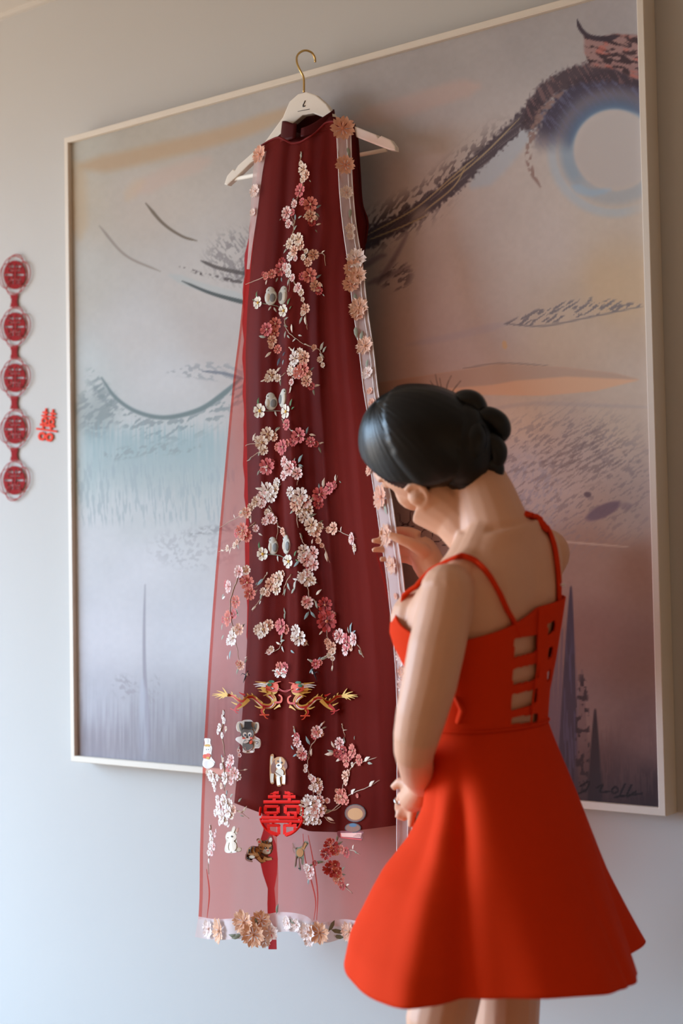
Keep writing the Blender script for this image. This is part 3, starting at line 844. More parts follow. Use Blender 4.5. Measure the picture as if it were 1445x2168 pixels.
TRIMF = {
    'a': petal_flower('trim_flower', (222,140,106), (226,146,116), (240,186,160), npet=7, ruffle=.06, notch=.1, lift=.28, wide=1.09),
    'b': petal_flower('trim_flower', (214,150,110), (230,160,126), (244,204,184), npet=8, ruffle=.10, notch=.06, lift=.3, wide=1.09),
    'c': petal_flower('trim_flower', (230,180,160), (238,200,188), (248,228,220), npet=6, ruffle=.08, notch=.1, lift=.3, wide=1.09),
    'd': petal_flower('trim_flower', (196,130,86), (222,152,112), (238,188,154), npet=8, ruffle=.07, notch=.08, lift=.26, wide=1.09),
}
def leaf_mesh(name, matk):
    v = [(0, 0, 0), (.30, .16, .06), (.62, .17, .10), (1, .02, .02), (.62, -.10, .10), (.30, -.14, .06), (.35, .01, .13), (.68, .03, .15)]
    f = [(0, 6, 1), (1, 6, 7, 2), (2, 7, 3), (0, 5, 6), (5, 4, 7, 6), (4, 3, 7)]
    me = bpy.data.meshes.new(name); me.from_pydata(v, [], f); me.materials.append(M_THREAD[matk]); me.update()
    for p in me.polygons: p.use_smooth = True
    return me
LF = {k: leaf_mesh('leaf', k) for k in ('sage', 'teal', 'green', 'cream', 'grey', 'olive', 'navy', 'white')}
def put(me, name, px, py, rpx, rot, parent, lift=.002, zs=1.0, fn=None, tilt=0):
    p, ex, ey, n = fbasis(px, py, lift)
    m = rpx * mpp(px, py)
    c, s = math.cos(rot), math.sin(rot)
    X_ = (ex * c + ey * s) * m; Y_ = (-ex * s + ey * c) * m; Z_ = n * m * zs
    o = bpy.data.objects.new(name, me)
    link(o, parent)
    o.matrix_basis = Matrix(((X_.x, Y_.x, Z_.x, p.x), (X_.y, Y_.y, Z_.y, p.y), (X_.z, Y_.z, Z_.z, p.z), (0, 0, 0, 1)))
    return o
CROPS = {2: (480, 300, 4.25), 3: (430, 780, 3.44), 4: (400, 1380, 2.89)}
def spray(k, stems, flowers, leaves, mk='stem'):
    """one embroidered spray: stems are polylines, flowers (x, y, r, kind), leaves (x, y, dx, dy, kind), in the pixels of enlarged crop k"""
    ox, oy, sc = CROPS[k]
    q = lambda x, y: (ox + x / sc, oy + y / sc)
    mb = MB(); big = 0
    for st in stems:
        w = 1.9
        pts = smooth_path([q(*p) for p in st], 4)
        nn = len(pts)
        mb.tube([fp(a + .8 * math.sin(i * 2.1), b, .0015) for i, (a, b) in enumerate(pts)], [mpp(*pts[0]) * w * (1.15 - .75 * i / nn) for i in range(nn)], 5, flat=.6)
    if not stems:
        x, y = q(*flowers[0][:2]); mb.ball(fp(x, y, .001), .0016, 6, 4)
    br = mb.build('blossom_spray', M_THREAD[mk], ov)
    for i, (x, y, r, kd) in enumerate(flowers):
        a, b = q(x, y)
        put(FL[kd], 'blossom', a, b, r / sc * 1.06, random.random() * 6.28, br, lift=.0022 + .0004 * (i % 4), zs=.9 + .3 * random.random())
    for (x, y, dx, dy, kd) in leaves:
        a, b = q(x, y)
        L = math.hypot(dx, dy) / sc
        put(LF[kd], 'leaf', a, b, L, math.atan2(-dy, dx), br, lift=.002, zs=.8)
    return br
def bird_pair(k, b1, b2, fl, lv):
    ox, oy, sc = CROPS[k]
    q = lambda x, y: (ox + x / sc, oy + y / sc)
    for (x, y, rx_, ry_, side) in (b1, b2):
        a, b = q(x, y); p, ex, ey, n = fbasis(a, b, .002); m = mpp(a, b) / sc
        mb = MB(); M3 = Matrix((ex, ey, n)).transposed()
        mb.ball(p, (rx_ * m, ry_ * m * .85, 9 * m), 14, 8, 0, M3)
        mb.ball(p + ey * (ry_ * m * .62) + ex * (side * 8 * m), (rx_ * .72 * m, rx_ * .68 * m, 10 * m), 12, 7, 0, M3)
        bd = mb.build('embroidered_bird', M_THREAD['grey'], ov)
        mb = MB(); mb.ball(p - ey * (4 * m) + ex * (side * -18 * m) + n * (5 * m), (rx_ * .55 * m, ry_ * .5 * m, 6 * m), 10, 6, 0, M3); mb.build('wing', M_THREAD['dgrey'], bd)
        mb = MB(); mb.ball(p + ex * (side * 24 * m) - ey * (2 * m) + n * (5 * m), (rx_ * .42 * m, ry_ * .5 * m, 6 * m), 10, 6, 0, M3); mb.build('breast', M_THREAD['ivory'], bd)
        mb = MB(); mb.ball(p + ey * (ry_ * m * .72) + ex * (side * 26 * m) + n * (8 * m), 5 * m, 6, 4); mb.build('eye', M_THREAD['dark'], bd)
    spray(k, [[(fl[0][0], fl[0][1]), ((b1[0] + b2[0]) / 2, b1[1] + b1[3] * .9), (fl[1][0], fl[1][1])]], fl, lv, 'olive')

# crop 2 : upper part
spray(2, [[(668,90),(664,150),(668,200),(690,260),(690,340)]], [(690,250,56,'cream'),(716,300,46,'peach'),(688,338,38,'cream'),(668,196,26,'cream')], [(668,150,-6,-62,'sage'),(740,345,22,20,'sage')])
spray(2, [[(690,380),(665,440),(610,560),(580,640),(600,720)]], [(665,440,62,'rose'),(610,560,38,'pw'),(545,640,58,'pw'),(592,636,34,'rose'),(560,740,42,'pw'),(525,690,26,'rose')], [(615,650,14,60,'teal'),(640,690,50,-22,'sage'),(605,505,-20,26,'teal'),(490,690,-18,20,'sage')])
spray(2, [[(690,680),(720,640),(760,600)]], [(680,540,36,'rose'),(755,565,68,'salmon'),(755,670,54,'peach'),(766,728,36,'red'),(800,690,22,'cream')], [(800,600,52,-30,'teal'),(800,640,36,40,'sage'),(800,750,52,-12,'cream'),(795,790,20,30,'olive')])
spray(2, [[(610,700),(600,800),(575,920),(562,1060),(566,1200),(560,1350)],[(620,930),(700,980),(790,1010),(870,1010),(885,1115)]], [(650,880,60,'cream'),(668,930,48,'peach'),(570,920,50,'cream'),(612,985,50,'peach'),(575,1035,44,'white'),(600,860,34,'cream'),(620,1050,28,'pw'),(560,1130,34,'white'),(780,1020,50,'peach'),(735,1085,42,'peach'),(690,1040,30,'cream'),(715,985,24,'cream')], [(600,800,40,-48,'sage'),(590,760,-10,-50,'white'),(540,960,-38,44,'sage'),(530,930,-34,6,'cream'),(850,1000,40,-20,'cream'),(560,1230,-12,70,'sage'),(700,1000,34,44,'olive')])
spray(2, [[(530,1150),(430,1180),(330,1220),(230,1260),(165,1285)]], [(490,1150,62,'rose'),(500,1080,38,'red'),(530,1130,40,'pw'),(410,1190,42,'salmon'),(355,1210,36,'salmon'),(330,1190,22,'red')], [(460,1220,-20,44,'sage'),(360,1240,-8,50,'cream'),(490,1220,8,44,'teal')])
spray(2, [[(800,1240),(780,1280),(790,1330)]], [(680,1212,38,'red'),(750,1205,68,'salmon'),(800,1302,52,'peach'),(832,1345,38,'red')], [(800,1230,52,-34,'teal'),(840,1270,30,40,'cream'),(860,1370,28,22,'sage')])
spray(2, [[(560,1180),(600,1250),(645,1340),(685,1430),(700,1510),(712,1600),(724,1690)]], [(560,1180,44,'white'),(595,1225,36,'pw'),(645,1315,46,'pw'),(672,1358,34,'cream'),(620,1330,26,'cream'),(710,1505,48,'peach'),(685,1420,22,'cream'),(684,1545,26,'cream')], [(680,1570,-30,72,'sage'),(700,1570,20,80,'stem' if False else 'cream')])
bird_pair(2, (395,1400,64,86,-1), (500,1390,56,90,1), [(285,1450,56,'daisy'),(515,1522,56,'daisy')], [(265,1410,4,-70,'green'),(250,1430,-40,-14,'green'),(540,1470,44,-64,'green'),(560,1510,34,-30,'green'),(420,1490,30,46,'grey'),(400,1480,-30,40,'grey')])
spray(2, [[(520,1590),(530,1660),(560,1720),(620,1770),(700,1830)]], [(440,1640,58,'salmon'),(365,1690,62,'rose'),(430,1725,48,'salmon'),(410,1790,46,'peach'),(325,1700,30,'red'),(400,1840,26,'peach'),(462,1868,42,'salmon')], [(520,1600,50,-20,'sage'),(510,1650,60,20,'olive'),(530,1700,-10,70,'sage'),(540,1740,50,30,'sage'),(580,1640,24,80,'cream'),(400,1890,-60,50,'cream'),(350,1760,-80,-14,'sage'),(480,1940,-30,80,'navy'),(500,1930,34,-40,'navy'),(510,1960,-10,50,'teal'),(640,1740,50,10,'grey'),(620,1770,-40,30,'grey')])
spray(2, [[(700,1820),(770,1850),(840,1880),(850,1960),(870,2040)]], [(840,1960,30,'cream'),(865,2010,24,'cream'),(785,1850,26,'peach')], [(840,1880,30,-80,'grey'),(860,1900,40,-60,'sage'),(830,1900,50,50,'grey'),(800,1860,-34,30,'cream')])
spray(2, [[(560,1850),(600,1900),(640,2000),(690,2110)]], [(615,1950,62,'white'),(660,1900,46,'cream'),(700,1945,62,'peach'),(690,2050,64,'salmon'),(590,2030,46,'white'),(630,2090,46,'pw'),(740,2090,34,'peach')], [(600,1890,-50,-34,'cream'),(590,1920,20,-70,'white'),(750,2060,40,-30,'teal')])
# crop 3 : middle
spray(3, [[(440,85),(500,55),(560,60),(600,30)]], [(500,50,46,'cream'),(470,75,28,'cream'),(545,70,30,'cream')], [(450,85,-40,10,'cream'),(530,30,40,-40,'cream'),(560,70,10,60,'olive')])
spray(3, [[(650,60),(640,120),(625,180)],[(650,60),(740,60),(780,110),(840,130)]], [(700,30,50,'salmon'),(755,92,44,'peach'),(788,130,30,'red'),(645,100,26,'pw'),(640,20,36,'cream')], [(800,130,56,-8,'cream'),(800,150,12,50,'olive'),(640,130,-10,50,'cream')])
bird_pair(3, (495,250,52,66,-1), (578,222,44,76,1), [(415,310,52,'daisy'),(605,315,52,'daisy')], [(398,270,6,-60,'green'),(390,290,-34,-12,'green'),(630,280,24,-60,'green'),(640,300,34,-20,'green'),(520,310,20,40,'grey')])
spray(3, [[(575,370),(600,410),(640,450),(700,490),(790,530),(880,545)],[(560,430),(520,470),(440,540),(340,550),(305,565)],[(440,590),(360,640),(320,675)]], [(612,410,42,'rose'),(470,480,54,'cream'),(430,540,52,'cream'),(442,595,38,'cream'),(520,500,32,'peach'),(400,520,30,'cream'),(700,490,58,'rose'),(660,532,38,'red'),(585,575,58,'rose'),(545,572,32,'salmon'),(785,535,38,'rose'),(820,552,24,'red'),(615,545,30,'salmon')], [(750,480,16,-56,'teal'),(770,480,56,10,'cream'),(840,550,40,-12,'white'),(840,570,20,50,'olive'),(360,530,24,-60,'cream'),(350,650,-28,24,'sage'),(400,640,20,-40,'sage'),(520,460,40,-34,'olive'),(640,450,30,10,'grey')])
spray(3, [[(595,640),(610,700),(650,740),(690,800),(680,850)]], [(470,715,62,'rose'),(500,690,30,'red'),(440,740,30,'pw'),(595,680,42,'pw'),(632,730,56,'pw'),(590,780,38,'pw'),(690,765,46,'pw'),(660,700,30,'rose')], [(690,690,40,-64,'teal'),(690,700,46,14,'teal'),(660,690,10,-40,'sage'),(410,740,-20,40,'sage'),(690,700,40,30,'grey')])
spray(3, [[(520,850),(450,930),(380,980),(300,1060),(220,1100),(120,1160)],[(480,1000),(520,1080),(545,1150),(535,1245)],[(545,1150),(590,1180),(600,1210)]], [(470,890,60,'white'),(440,940,52,'pw'),(500,930,50,'white'),(525,880,42,'cream'),(540,830,34,'white'),(390,970,40,'cream'),(430,985,34,'pw'),(320,1050,42,'peach'),(350,1010,30,'cream'),(280,1060,26,'peach'),(490,1090,42,'pw'),(455,1112,32,'pw'),(520,1105,30,'pw'),(470,1050,28,'cream'),(582,1185,28,'peach'),(590,1210,18,'peach')], [(450,880,-30,-60,'white'),(430,880,-60,-10,'cream'),(520,850,50,-40,'white'),(540,870,40,-30,'sage'),(300,1030,-50,30,'sage'),(480,1060,-10,-50,'sage'),(230,1090,-20,-30,'peach' if False else 'cream'),(345,1090,4,40,'white')])
spray(3, [[(620,880),(680,960),(740,1060),(790,1130),(850,1160),(950,1170),(1040,1210),(1110,1240)],[(830,1180),(850,1250),(885,1310),(905,1370),(920,1415)],[(680,1050),(690,1160)]], [(640,900,40,'white'),(710,930,64,'white'),(680,990,54,'peach'),(745,970,52,'pw'),(765,1030,46,'cream'),(740,1085,46,'white'),(700,1040,34,'cream'),(790,1140,56,'cream'),(825,1185,46,'peach'),(790,1190,30,'cream'),(850,1150,30,'cream'),(955,1165,48,'peach'),(915,1175,26,'peach'),(1090,1240,46,'pw'),(1105,1305,32,'cream'),(1070,1250,24,'peach'),(840,1255,24,'peach'),(865,1290,18,'peach')], [(640,890,-36,-30,'white'),(620,920,30,50,'sage'),(780,980,30,-50,'cream'),(660,1030,-40,30,'sage'),(1000,1190,20,-40,'cream'),(840,1130,40,-24,'olive'),(890,1330,14,80,'cream'),(1100,1300,-4,60,'grey'),(770,1080,60,-20,'sage')])
spray(3, [[(800,960),(850,920),(900,880),(960,840),(975,780)]], [(850,920,56,'rose'),(842,985,40,'red'),(925,872,46,'rose'),(962,848,32,'red'),(890,900,26,'salmon')], [(850,880,-10,-44,'teal'),(870,870,14,-76,'cream'),(960,830,14,-60,'cream'),(990,820,34,14,'olive'),(800,940,-20,40,'sage')])
spray(3, [[(380,1120),(300,1190),(260,1270),(200,1310),(110,1335)],[(330,1080),(350,1110)]], [(290,1180,56,'salmon'),(322,1220,46,'salmon'),(250,1200,34,'rose'),(285,1225,30,'peach'),(385,1165,28,'pw'),(180,1310,26,'cream'),(230,1290,26,'cream'),(250,1265,22,'peach')], [(150,1330,-40,-10,'cream'),(200,1310,-16,44,'cream'),(400,1200,36,20,'white'),(345,1110,6,-40,'white'),(250,1280,20,40,'sage')])
bird_pair(3, (510,1300,46,70,-1), (605,1290,50,76,-1), [(437,1352,48,'daisy'),(625,1405,50,'daisy')], [(410,1320,-2,-60,'green'),(420,1340,-30,-8,'green'),(660,1370,30,-44,'green'),(670,1390,34,20,'green'),(540,1360,10,50,'grey'),(590,1370,-20,40,'grey')])
spray(3, [[(735,1330),(780,1360),(810,1430),(760,1480)],[(705,1200),(720,1250),(740,1290)]], [(735,1330,48,'white'),(800,1345,52,'pw'),(758,1392,52,'pw'),(805,1430,46,'pw'),(715,1380,30,'white'),(770,1440,28,'rose')], [(700,1400,-50,46,'teal'),(720,1240,-10,-40,'olive'),(790,1280,10,-40,'cream'),(760,1460,-40,10,'sage')])
spray(3, [[(690,1480),(740,1540),(770,1640),(760,1700),(790,1790)],[(640,1500),(600,1570),(580,1650)]], [(760,1530,58,'white'),(720,1522,38,'white'),(795,1545,36,'cream'),(755,1490,30,'pw'),(560,1530,56,'cream'),(500,1572,52,'peach'),(540,1605,46,'cream'),(520,1530,36,'peach'),(580,1500,30,'peach'),(760,1705,46,'pw'),(745,1680,26,'rose')], [(690,1540,-50,-10,'white'),(800,1550,40,16,'sage'),(610,1560,40,60,'sage'),(600,1600,-20,60,'olive'),(640,1640,50,-40,'sage'),(660,1610,26,-70,'grey'),(770,1770,-40,60,'teal'),(780,1770,40,50,'teal'),(770,1760,10,-40,'sage'),(820,1650,50,-40,'cream')])
spray(3, [[(470,1490),(440,1530),(400,1580),(370,1600)],[(440,1620),(420,1680),(380,1730),(360,1770)]], [(440,1625,30,'cream'),(470,1640,24,'peach')], [(460,1500,10,-20,'cream'),(440,1530,-60,50,'teal'),(430,1630,-20,60,'sage'),(385,1730,-40,30,'cream'),(420,1690,-16,30,'white')])
spray(3, [[(270,1470),(240,1560),(200,1680),(200,1780),(220,1900),(240,2000),(260,2120)]], [(265,1480,46,'pw'),(318,1468,36,'cream'),(190,1590,48,'pw'),(170,1570,28,'rose'),(325,1560,56,'salmon'),(345,1640,48,'salmon'),(290,1540,30,'red'),(245,1700,48,'salmon'),(190,1820,60,'salmon'),(228,1790,36,'rose'),(220,1965,56,'white'),(265,1900,44,'peach'),(230,1920,40,'cream'),(185,1990,28,'white'),(150,1830,26,'rose')], [(150,1640,-30,40,'sage'),(160,1660,-50,20,'white'),(380,1580,20,-24,'teal'),(370,1650,30,-40,'cream'),(150,1940,-40,40,'sage'),(280,1890,30,-30,'olive'),(200,2050,-16,70,'teal'),(240,1750,30,60,'sage'),(140,1860,-10,50,'sage'),(300,2110,24,-10,'white')])
spray(3, [[(800,1680),(840,1730),(890,1780),(905,1850),(900,1930),(920,2010),(925,2110)]], [(890,1722,56,'red'),(905,1842,76,'red'),(940,1800,34,'salmon'),(870,1800,34,'red'),(935,2030,42,'peach'),(905,1990,26,'peach'),(945,2060,26,'cream')], [(830,1750,-10,-60,'sage'),(840,1770,40,30,'olive'),(930,1770,50,20,'olive'),(870,1910,-30,30,'cream'),(920,2090,30,-60,'sage'),(905,2100,-70,20,'sage')])
spray(3, [[(400,1900),(440,1900),(480,1870)],[(575,1930),(570,2000),(540,2050),(450,2075)]], [(440,1900,54,'cream'),(400,1905,38,'cream'),(482,1868,42,'peach'),(420,1940,28,'white'),(575,1880,60,'rose'),(610,1900,36,'salmon'),(545,1870,32,'salmon'),(680,1910,46,'white'),(705,1962,58,'white'),(660,1960,30,'cream'),(735,1995,26,'cream'),(500,2045,26,'cream'),(480,2065,22,'pw')], [(580,1930,-30,50,'sage'),(560,1990,60,-10,'sage'),(570,2020,30,50,'grey'),(560,2010,-50,-20,'cream'),(400,1930,10,50,'cream'),(590,1830,20,-60,'olive'),(600,1790,-20,-50,'olive'),(730,1980,40,40,'sage')])
spray(3, [[(960,1960),(1040,1990),(1120,2010),(1160,2080)]], [(1000,1950,56,'pw'),(1050,1990,62,'rose'),(1102,1970,52,'pw'),(1040,2052,42,'pw'),(970,1940,32,'red'),(1080,2030,30,'peach')], [(1070,1930,40,-80,'teal'),(1090,1930,50,-20,'teal'),(1060,1930,-10,-50,'sage'),(1130,2050,40,40,'olive')])
# crop 4 : around and below the dragons
def swallow(k, x, y, s):
    ox, oy, sc = CROPS[k]; a, b = ox + x / sc, oy + y / sc
    p, ex, ey, n = fbasis(a, b, .003); m = mpp(a, b) / sc
    mb = MB(); mb.tube([p + (ex * dx + ey * dy) * m for dx, dy in ((s * 18, 24), (s * 6, 4), (-s * 6, -26), (-s * 16, -50))], [4 * m, 9 * m, 6 * m, 1.2 * m], 7, flat=.5)
    w = mb.build('embroidered_swallow', M_THREAD['navy'], ov)
    mb = MB(); mb.ball(p + (ex * s * 12 + ey * 4) * m + n * (3 * m), (7 * m, 12 * m, 4 * m), 8, 5, 0, Matrix((ex, ey, n)).transposed()); mb.build('breast', M_THREAD['white'], w)
    for dx in (-34, 30):
        mb = MB(); mb.tube([p, p + (ex * dx * .6 + ey * 8) * m, p + (ex * dx - ey * 6) * m], [6 * m, 5 * m, 1 * m], 6, flat=.4); mb.build('wing', M_THREAD['navy'], w)
spray(4, [[(300,60),(330,100)]], [(318,82,30,'peach'),(300,70,18,'salmon')], [(300,100,-14,40,'sage'),(340,70,20,-30,'sage')])
swallow(4, 345, 140, 1); swallow(4, 768, 130, -1)
spray(4, [[(510,115),(570,120)]], [(560,100,40,'salmon'),(592,98,36,'rose'),(545,130,28,'white'),(585,130,30,'white')], [(520,110,-20,6,'cream'),(560,145,40,6,'grey'),(530,130,50,20,'white')])
spray(4, [[(725,45),(770,80),(800,95)]], [(778,74,30,'rose'),(800,66,20,'salmon')], [(760,60,-40,-16,'sage'),(790,60,16,-30,'teal'),(760,100,-30,30,'teal')])
spray(4, [[(830,30),(870,10),(880,60),(870,115)],[(1040,-10),(1060,20),(1070,35)]], [(860,20,20,'cream'),(880,40,16,'cream')], [(840,40,30,-30,'sage'),(878,80,-6,38,'cream'),(470,10,30,-10,'cream'),(235,20,4,30,'white'),(620,-10,40,20,'teal')])
spray(4, [[(210,355),(212,420),(200,480),(210,560),(218,640)]], [(212,372,14,'white'),(206,398,15,'white'),(216,420,22,'white'),(190,462,26,'white'),(206,512,20,'white'),(228,470,16,'cream'),(180,490,18,'white')], [(190,460,-34,10,'sage'),(200,490,-16,36,'grey'),(220,500,12,-26,'sage')])
spray(4, [[(300,590),(308,640)]], [(304,605,12,'pw'),(310,632,14,'pw')], [(300,600,14,-24,'sage')])
spray(4, [[(200,640),(215,720),(220,790),(215,850)],[(230,740),(290,730),(355,720)],[(200,780),(150,740),(115,720)]], [(262,662,36,'pw'),(282,742,40,'pw'),(250,712,28,'rose'),(225,772,38,'white'),(240,690,24,'white'),(300,760,28,'white'),(140,758,36,'white'),(158,802,30,'white'),(120,740,22,'cream'),(175,770,22,'white'),(200,700,20,'white'),(210,660,16,'cream'),(260,790,26,'pw'),(160,840,18,'white'),(200,820,20,'cream')], [(205,650,-16,-24,'teal'),(330,724,30,-4,'cream'),(220,830,10,-40,'sage')])
spray(4, [[(230,850),(220,920),(260,960),(320,985),(365,1020)],[(320,985),(350,945)]], [(222,915,44,'white'),(186,958,40,'white'),(242,975,42,'white'),(205,1010,42,'white'),(252,930,34,'white'),(272,965,30,'peach'),(180,905,30,'white'),(200,945,34,'pw'),(230,1030,32,'white'),(165,985,24,'white'),(262,1000,26,'cream'),(190,1045,20,'white'),(240,1055,18,'white')], [(230,880,10,-36,'teal'),(250,890,40,-20,'sage'),(290,970,40,14,'cream'),(330,980,30,-36,'cream'),(300,920,30,-26,'sage'),(310,1000,30,8,'sage'),(210,870,-30,10,'white')])
spray(4, [[(130,1060),(135,1130),(150,1200),(120,1260),(118,1360)]], [(135,1110,20,'white'),(140,1150,26,'white'),(155,1190,26,'pw'),(130,1190,22,'white'),(160,1120,16,'pw'),(140,1230,20,'pw'),(122,1230,18,'white')], [(132,1090,-2,-36,'white'),(120,1260,-2,40,'white'),(165,1110,4,-30,'white')])
spray(4, [[(640,455),(650,510),(680,600),(715,640),(735,650)],[(830,425),(795,470),(780,530),(745,580),(730,650),(725,710),(742,780),(760,860),(760,920)]], [(665,552,32,'pw'),(692,620,36,'pw'),(662,518,24,'rose'),(700,640,26,'rose'),(680,580,22,'pw'),(785,488,38,'pw'),(770,510,26,'rose'),(805,500,22,'peach'),(715,700,14,'white'),(712,725,14,'white'),(745,765,18,'white'),(760,780,22,'pw'),(790,800,30,'cream'),(800,830,24,'pw'),(770,830,28,'white'),(745,830,16,'white'),(795,860,16,'white')], [(645,510,-30,8,'white'),(650,500,-8,-36,'sage'),(640,600,-24,-30,'teal'),(660,625,-36,16,'teal'),(740,570,-26,-56,'teal'),(800,460,26,-30,'white'),(810,470,36,-10,'sage'),(745,640,10,-50,'cream')])
spray(4, [[(760,940),(830,990),(900,950),(950,900),(1010,860),(1090,830),(1165,785)],[(830,1010),(860,1040),(895,1048)],[(860,975),(900,965),(930,940)]], [(762,935,56,'white'),(720,945,48,'white'),(790,970,46,'pw'),(800,908,32,'pw'),(740,995,42,'white'),(718,1030,28,'white'),(765,1030,30,'white'),(700,985,26,'white'),(730,905,34,'white'),(770,985,34,'pw'),(820,960,26,'cream'),(795,1040,18,'white'),(848,910,18,'pw'),(938,885,48,'salmon'),(965,905,32,'salmon'),(915,900,30,'peach'),(905,850,14,'peach'),(1000,858,14,'pw'),(1030,880,14,'salmon'),(950,860,26,'salmon')], [(780,960,60,-20,'sage'),(820,980,60,-10,'olive'),(840,1010,50,26,'cream'),(690,1010,-30,20,'white'),(740,1030,-20,36,'white'),(1100,825,60,-36,'cream'),(990,870,60,-30,'cream')])
spray(4, [[(1040,660),(1000,700),(965,760),(940,830),(940,880)],[(935,440),(945,480),(955,520)],[(945,480),(965,478)],[(1040,680),(1090,665),(1150,645)]], [(925,560,38,'pw'),(950,612,40,'red'),(1005,605,44,'salmon'),(967,668,40,'salmon'),(1045,660,36,'salmon'),(905,620,26,'red'),(930,640,24,'red'),(985,640,28,'red'),(962,762,36,'peach'),(975,740,22,'peach'),(1000,690,16,'cream'),(960,800,20,'peach')], [(890,590,-20,-46,'cream'),(890,620,-70,6,'cream'),(890,615,-50,-16,'sage'),(930,650,-46,20,'cream'),(1070,670,70,-26,'cream'),(1090,680,54,6,'sage'),(1010,540,10,-26,'olive'),(955,560,-10,-40,'olive')])
spray(4, [[(910,1130),(905,1180),(950,1210),(1000,1215),(1045,1240)],[(800,1215),(830,1215)]], [(870,1188,46,'red'),(840,1235,36,'red'),(885,1215,30,'salmon'),(935,1208,28,'salmon'),(968,1226,34,'red'),(900,1225,22,'peach'),(860,1160,24,'salmon')], [(905,1180,40,-20,'sage'),(1000,1210,20,-30,'cream'),(1010,1218,36,18,'olive'),(905,1160,6,-40,'olive')])
spray(4, [[(780,1295),(830,1285),(865,1265)],[(740,1330),(725,1410)],[(930,1400),(960,1440),(1000,1480)]], [(742,1340,34,'pw'),(722,1320,24,'white'),(738,1372,22,'pw'),(770,1292,18,'wine' if False else 'red'),(880,1325,52,'red'),(850,1330,34,'red'),(905,1350,32,'salmon'),(895,1300,28,'salmon'),(918,1390,38,'salmon'),(942,1432,26,'red'),(900,1380,24,'peach')], [(760,1300,-40,10,'olive'),(770,1290,60,-6,'olive'),(930,1340,36,-26,'sage'),(930,1360,36,6,'olive'),(960,1430,36,-8,'cream'),(730,1390,-6,36,'teal')])

# ---------------------------------------------------------------- trim flowers
for (x, y, r, k) in [(725,273,25,'a'),(730,350,20,'a'),(733,408,14,'c'),(741,484,11,'c'),(742,500,9,'c'),(755,548,21,'c'),(748,570,20,'a'),(757,585,20,'b'),(743,602,18,'a'),(760,652,21,'b'),(759,664,16,'a'),(773,733,20,'b'),(779,790,14,'c'),(783,828,8,'a'),(787,852,9,'a'),(783,994,14,'a'),(808,1053,26,'a'),(821,1133,24,'b'),(831,1196,19,'b'),(838,1262,7,'a'),(840,1284,7,'a'),(845,1302,13,'c'),(849,1345,19,'c'),(851,1368,16,'b'),(852,1392,18,'c'),(855,1425,16,'b'),(857,1452,19,'c'),(860,1500,18,'b')]:
    put(TRIMF[k], 'trim_flower', x, y, r * 1.05, random.random() * 6, rb, lift=.006, zs=.9)
for (x, y, r, k) in [(551,328,20,'a'),(541,405,15,'c'),(536,450,9,'c')]:
    put(TRIMF[k], 'trim_flower', x, y, r, random.random() * 6, rl, lift=.005)
for (x, y, r, k) in [(443,1966,20,'c'),(466,1970,27,'d'),(517,1952,27,'d'),(553,1948,22,'d'),(537,1978,27,'d'),(572,1972,20,'c'),(560,1992,14,'c'),(610,1954,16,'c'),(628,1958,14,'c'),(652,1972,20,'c'),(677,1974,24,'d'),(655,1990,14,'c'),(740,1972,22,'b'),(762,1984,20,'c'),(790,1990,20,'d'),(840,1995,20,'c')]:
    put(TRIMF[k], 'trim_flower', x, y, r, random.random() * 6, rh, lift=.005)
for (x, y, dx, dy) in [(505,1982,-26,-4),(512,1978,-30,8),(545,1960,-4,-20),(585,1935,10,-22),(612,1946,20,10),(708,1948,-14,24),(700,1968,30,8),(728,1985,-30,-6)]:
    put(LF['olive'], 'leaf', x, y, math.hypot(dx, dy), math.atan2(-dy, dx), rh, lift=.006)
for (x, y, dx, dy) in [(735,310,4,24),(742,440,-2,24),(752,690,8,30),(766,700,4,28),(750,620,6,26),(818,1090,-8,-28),(842,1290,10,6),(778,760,4,22)]:
    put(LF['sage'], 'leaf', x, y, math.hypot(dx, dy), math.atan2(-dy, dx), rb, lift=.006)

# ---------------------------------------------------------------- sewn patches
def E(cx, cy, rx_, ry_, rot=0, n=18):
    c, s = math.cos(rot), math.sin(rot)
    return [(cx + rx_ * math.cos(a) * c - ry_ * math.sin(a) * s, cy + rx_ * math.cos(a) * s + ry_ * math.sin(a) * c) for a in [2 * PI * k / n for k in range(n)]]
def smooth_poly(p, n=4): return [tuple(q) for q in smooth_path(p, n, True)]
def brush(path, w0, w1, n=4):
    """tapered brush-stroke outline round a polyline"""
    P = smooth_path(path, n); a, b = [], []
    for i, p in enumerate(P):
        u = P[min(i + 1, len(P) - 1)] - P[max(i - 1, 0)]; L = math.hypot(*u) + 1e-9
        w = (w0 + (w1 - w0) * i / (len(P) - 1)) / 2
        a.append((p[0] - u[1] / L * w, p[1] + u[0] / L * w)); b.append((p[0] + u[1] / L * w, p[1] - u[0] / L * w))
    return a + b[::-1]
def plate(mb, poly, lift, h, m):
    """raised flat shape sewn on the overlay, walls down to the cloth"""
    n = len(poly)
    top = [fp(x, y, lift + h) for x, y in poly]; bot = [fp(x, y, lift - .0012) for x, y in poly]
    mb.add(top + bot, [tuple(range(n))] + [(i, n + i, n + (i + 1) % n, (i + 1) % n) for i in range(n)], m)
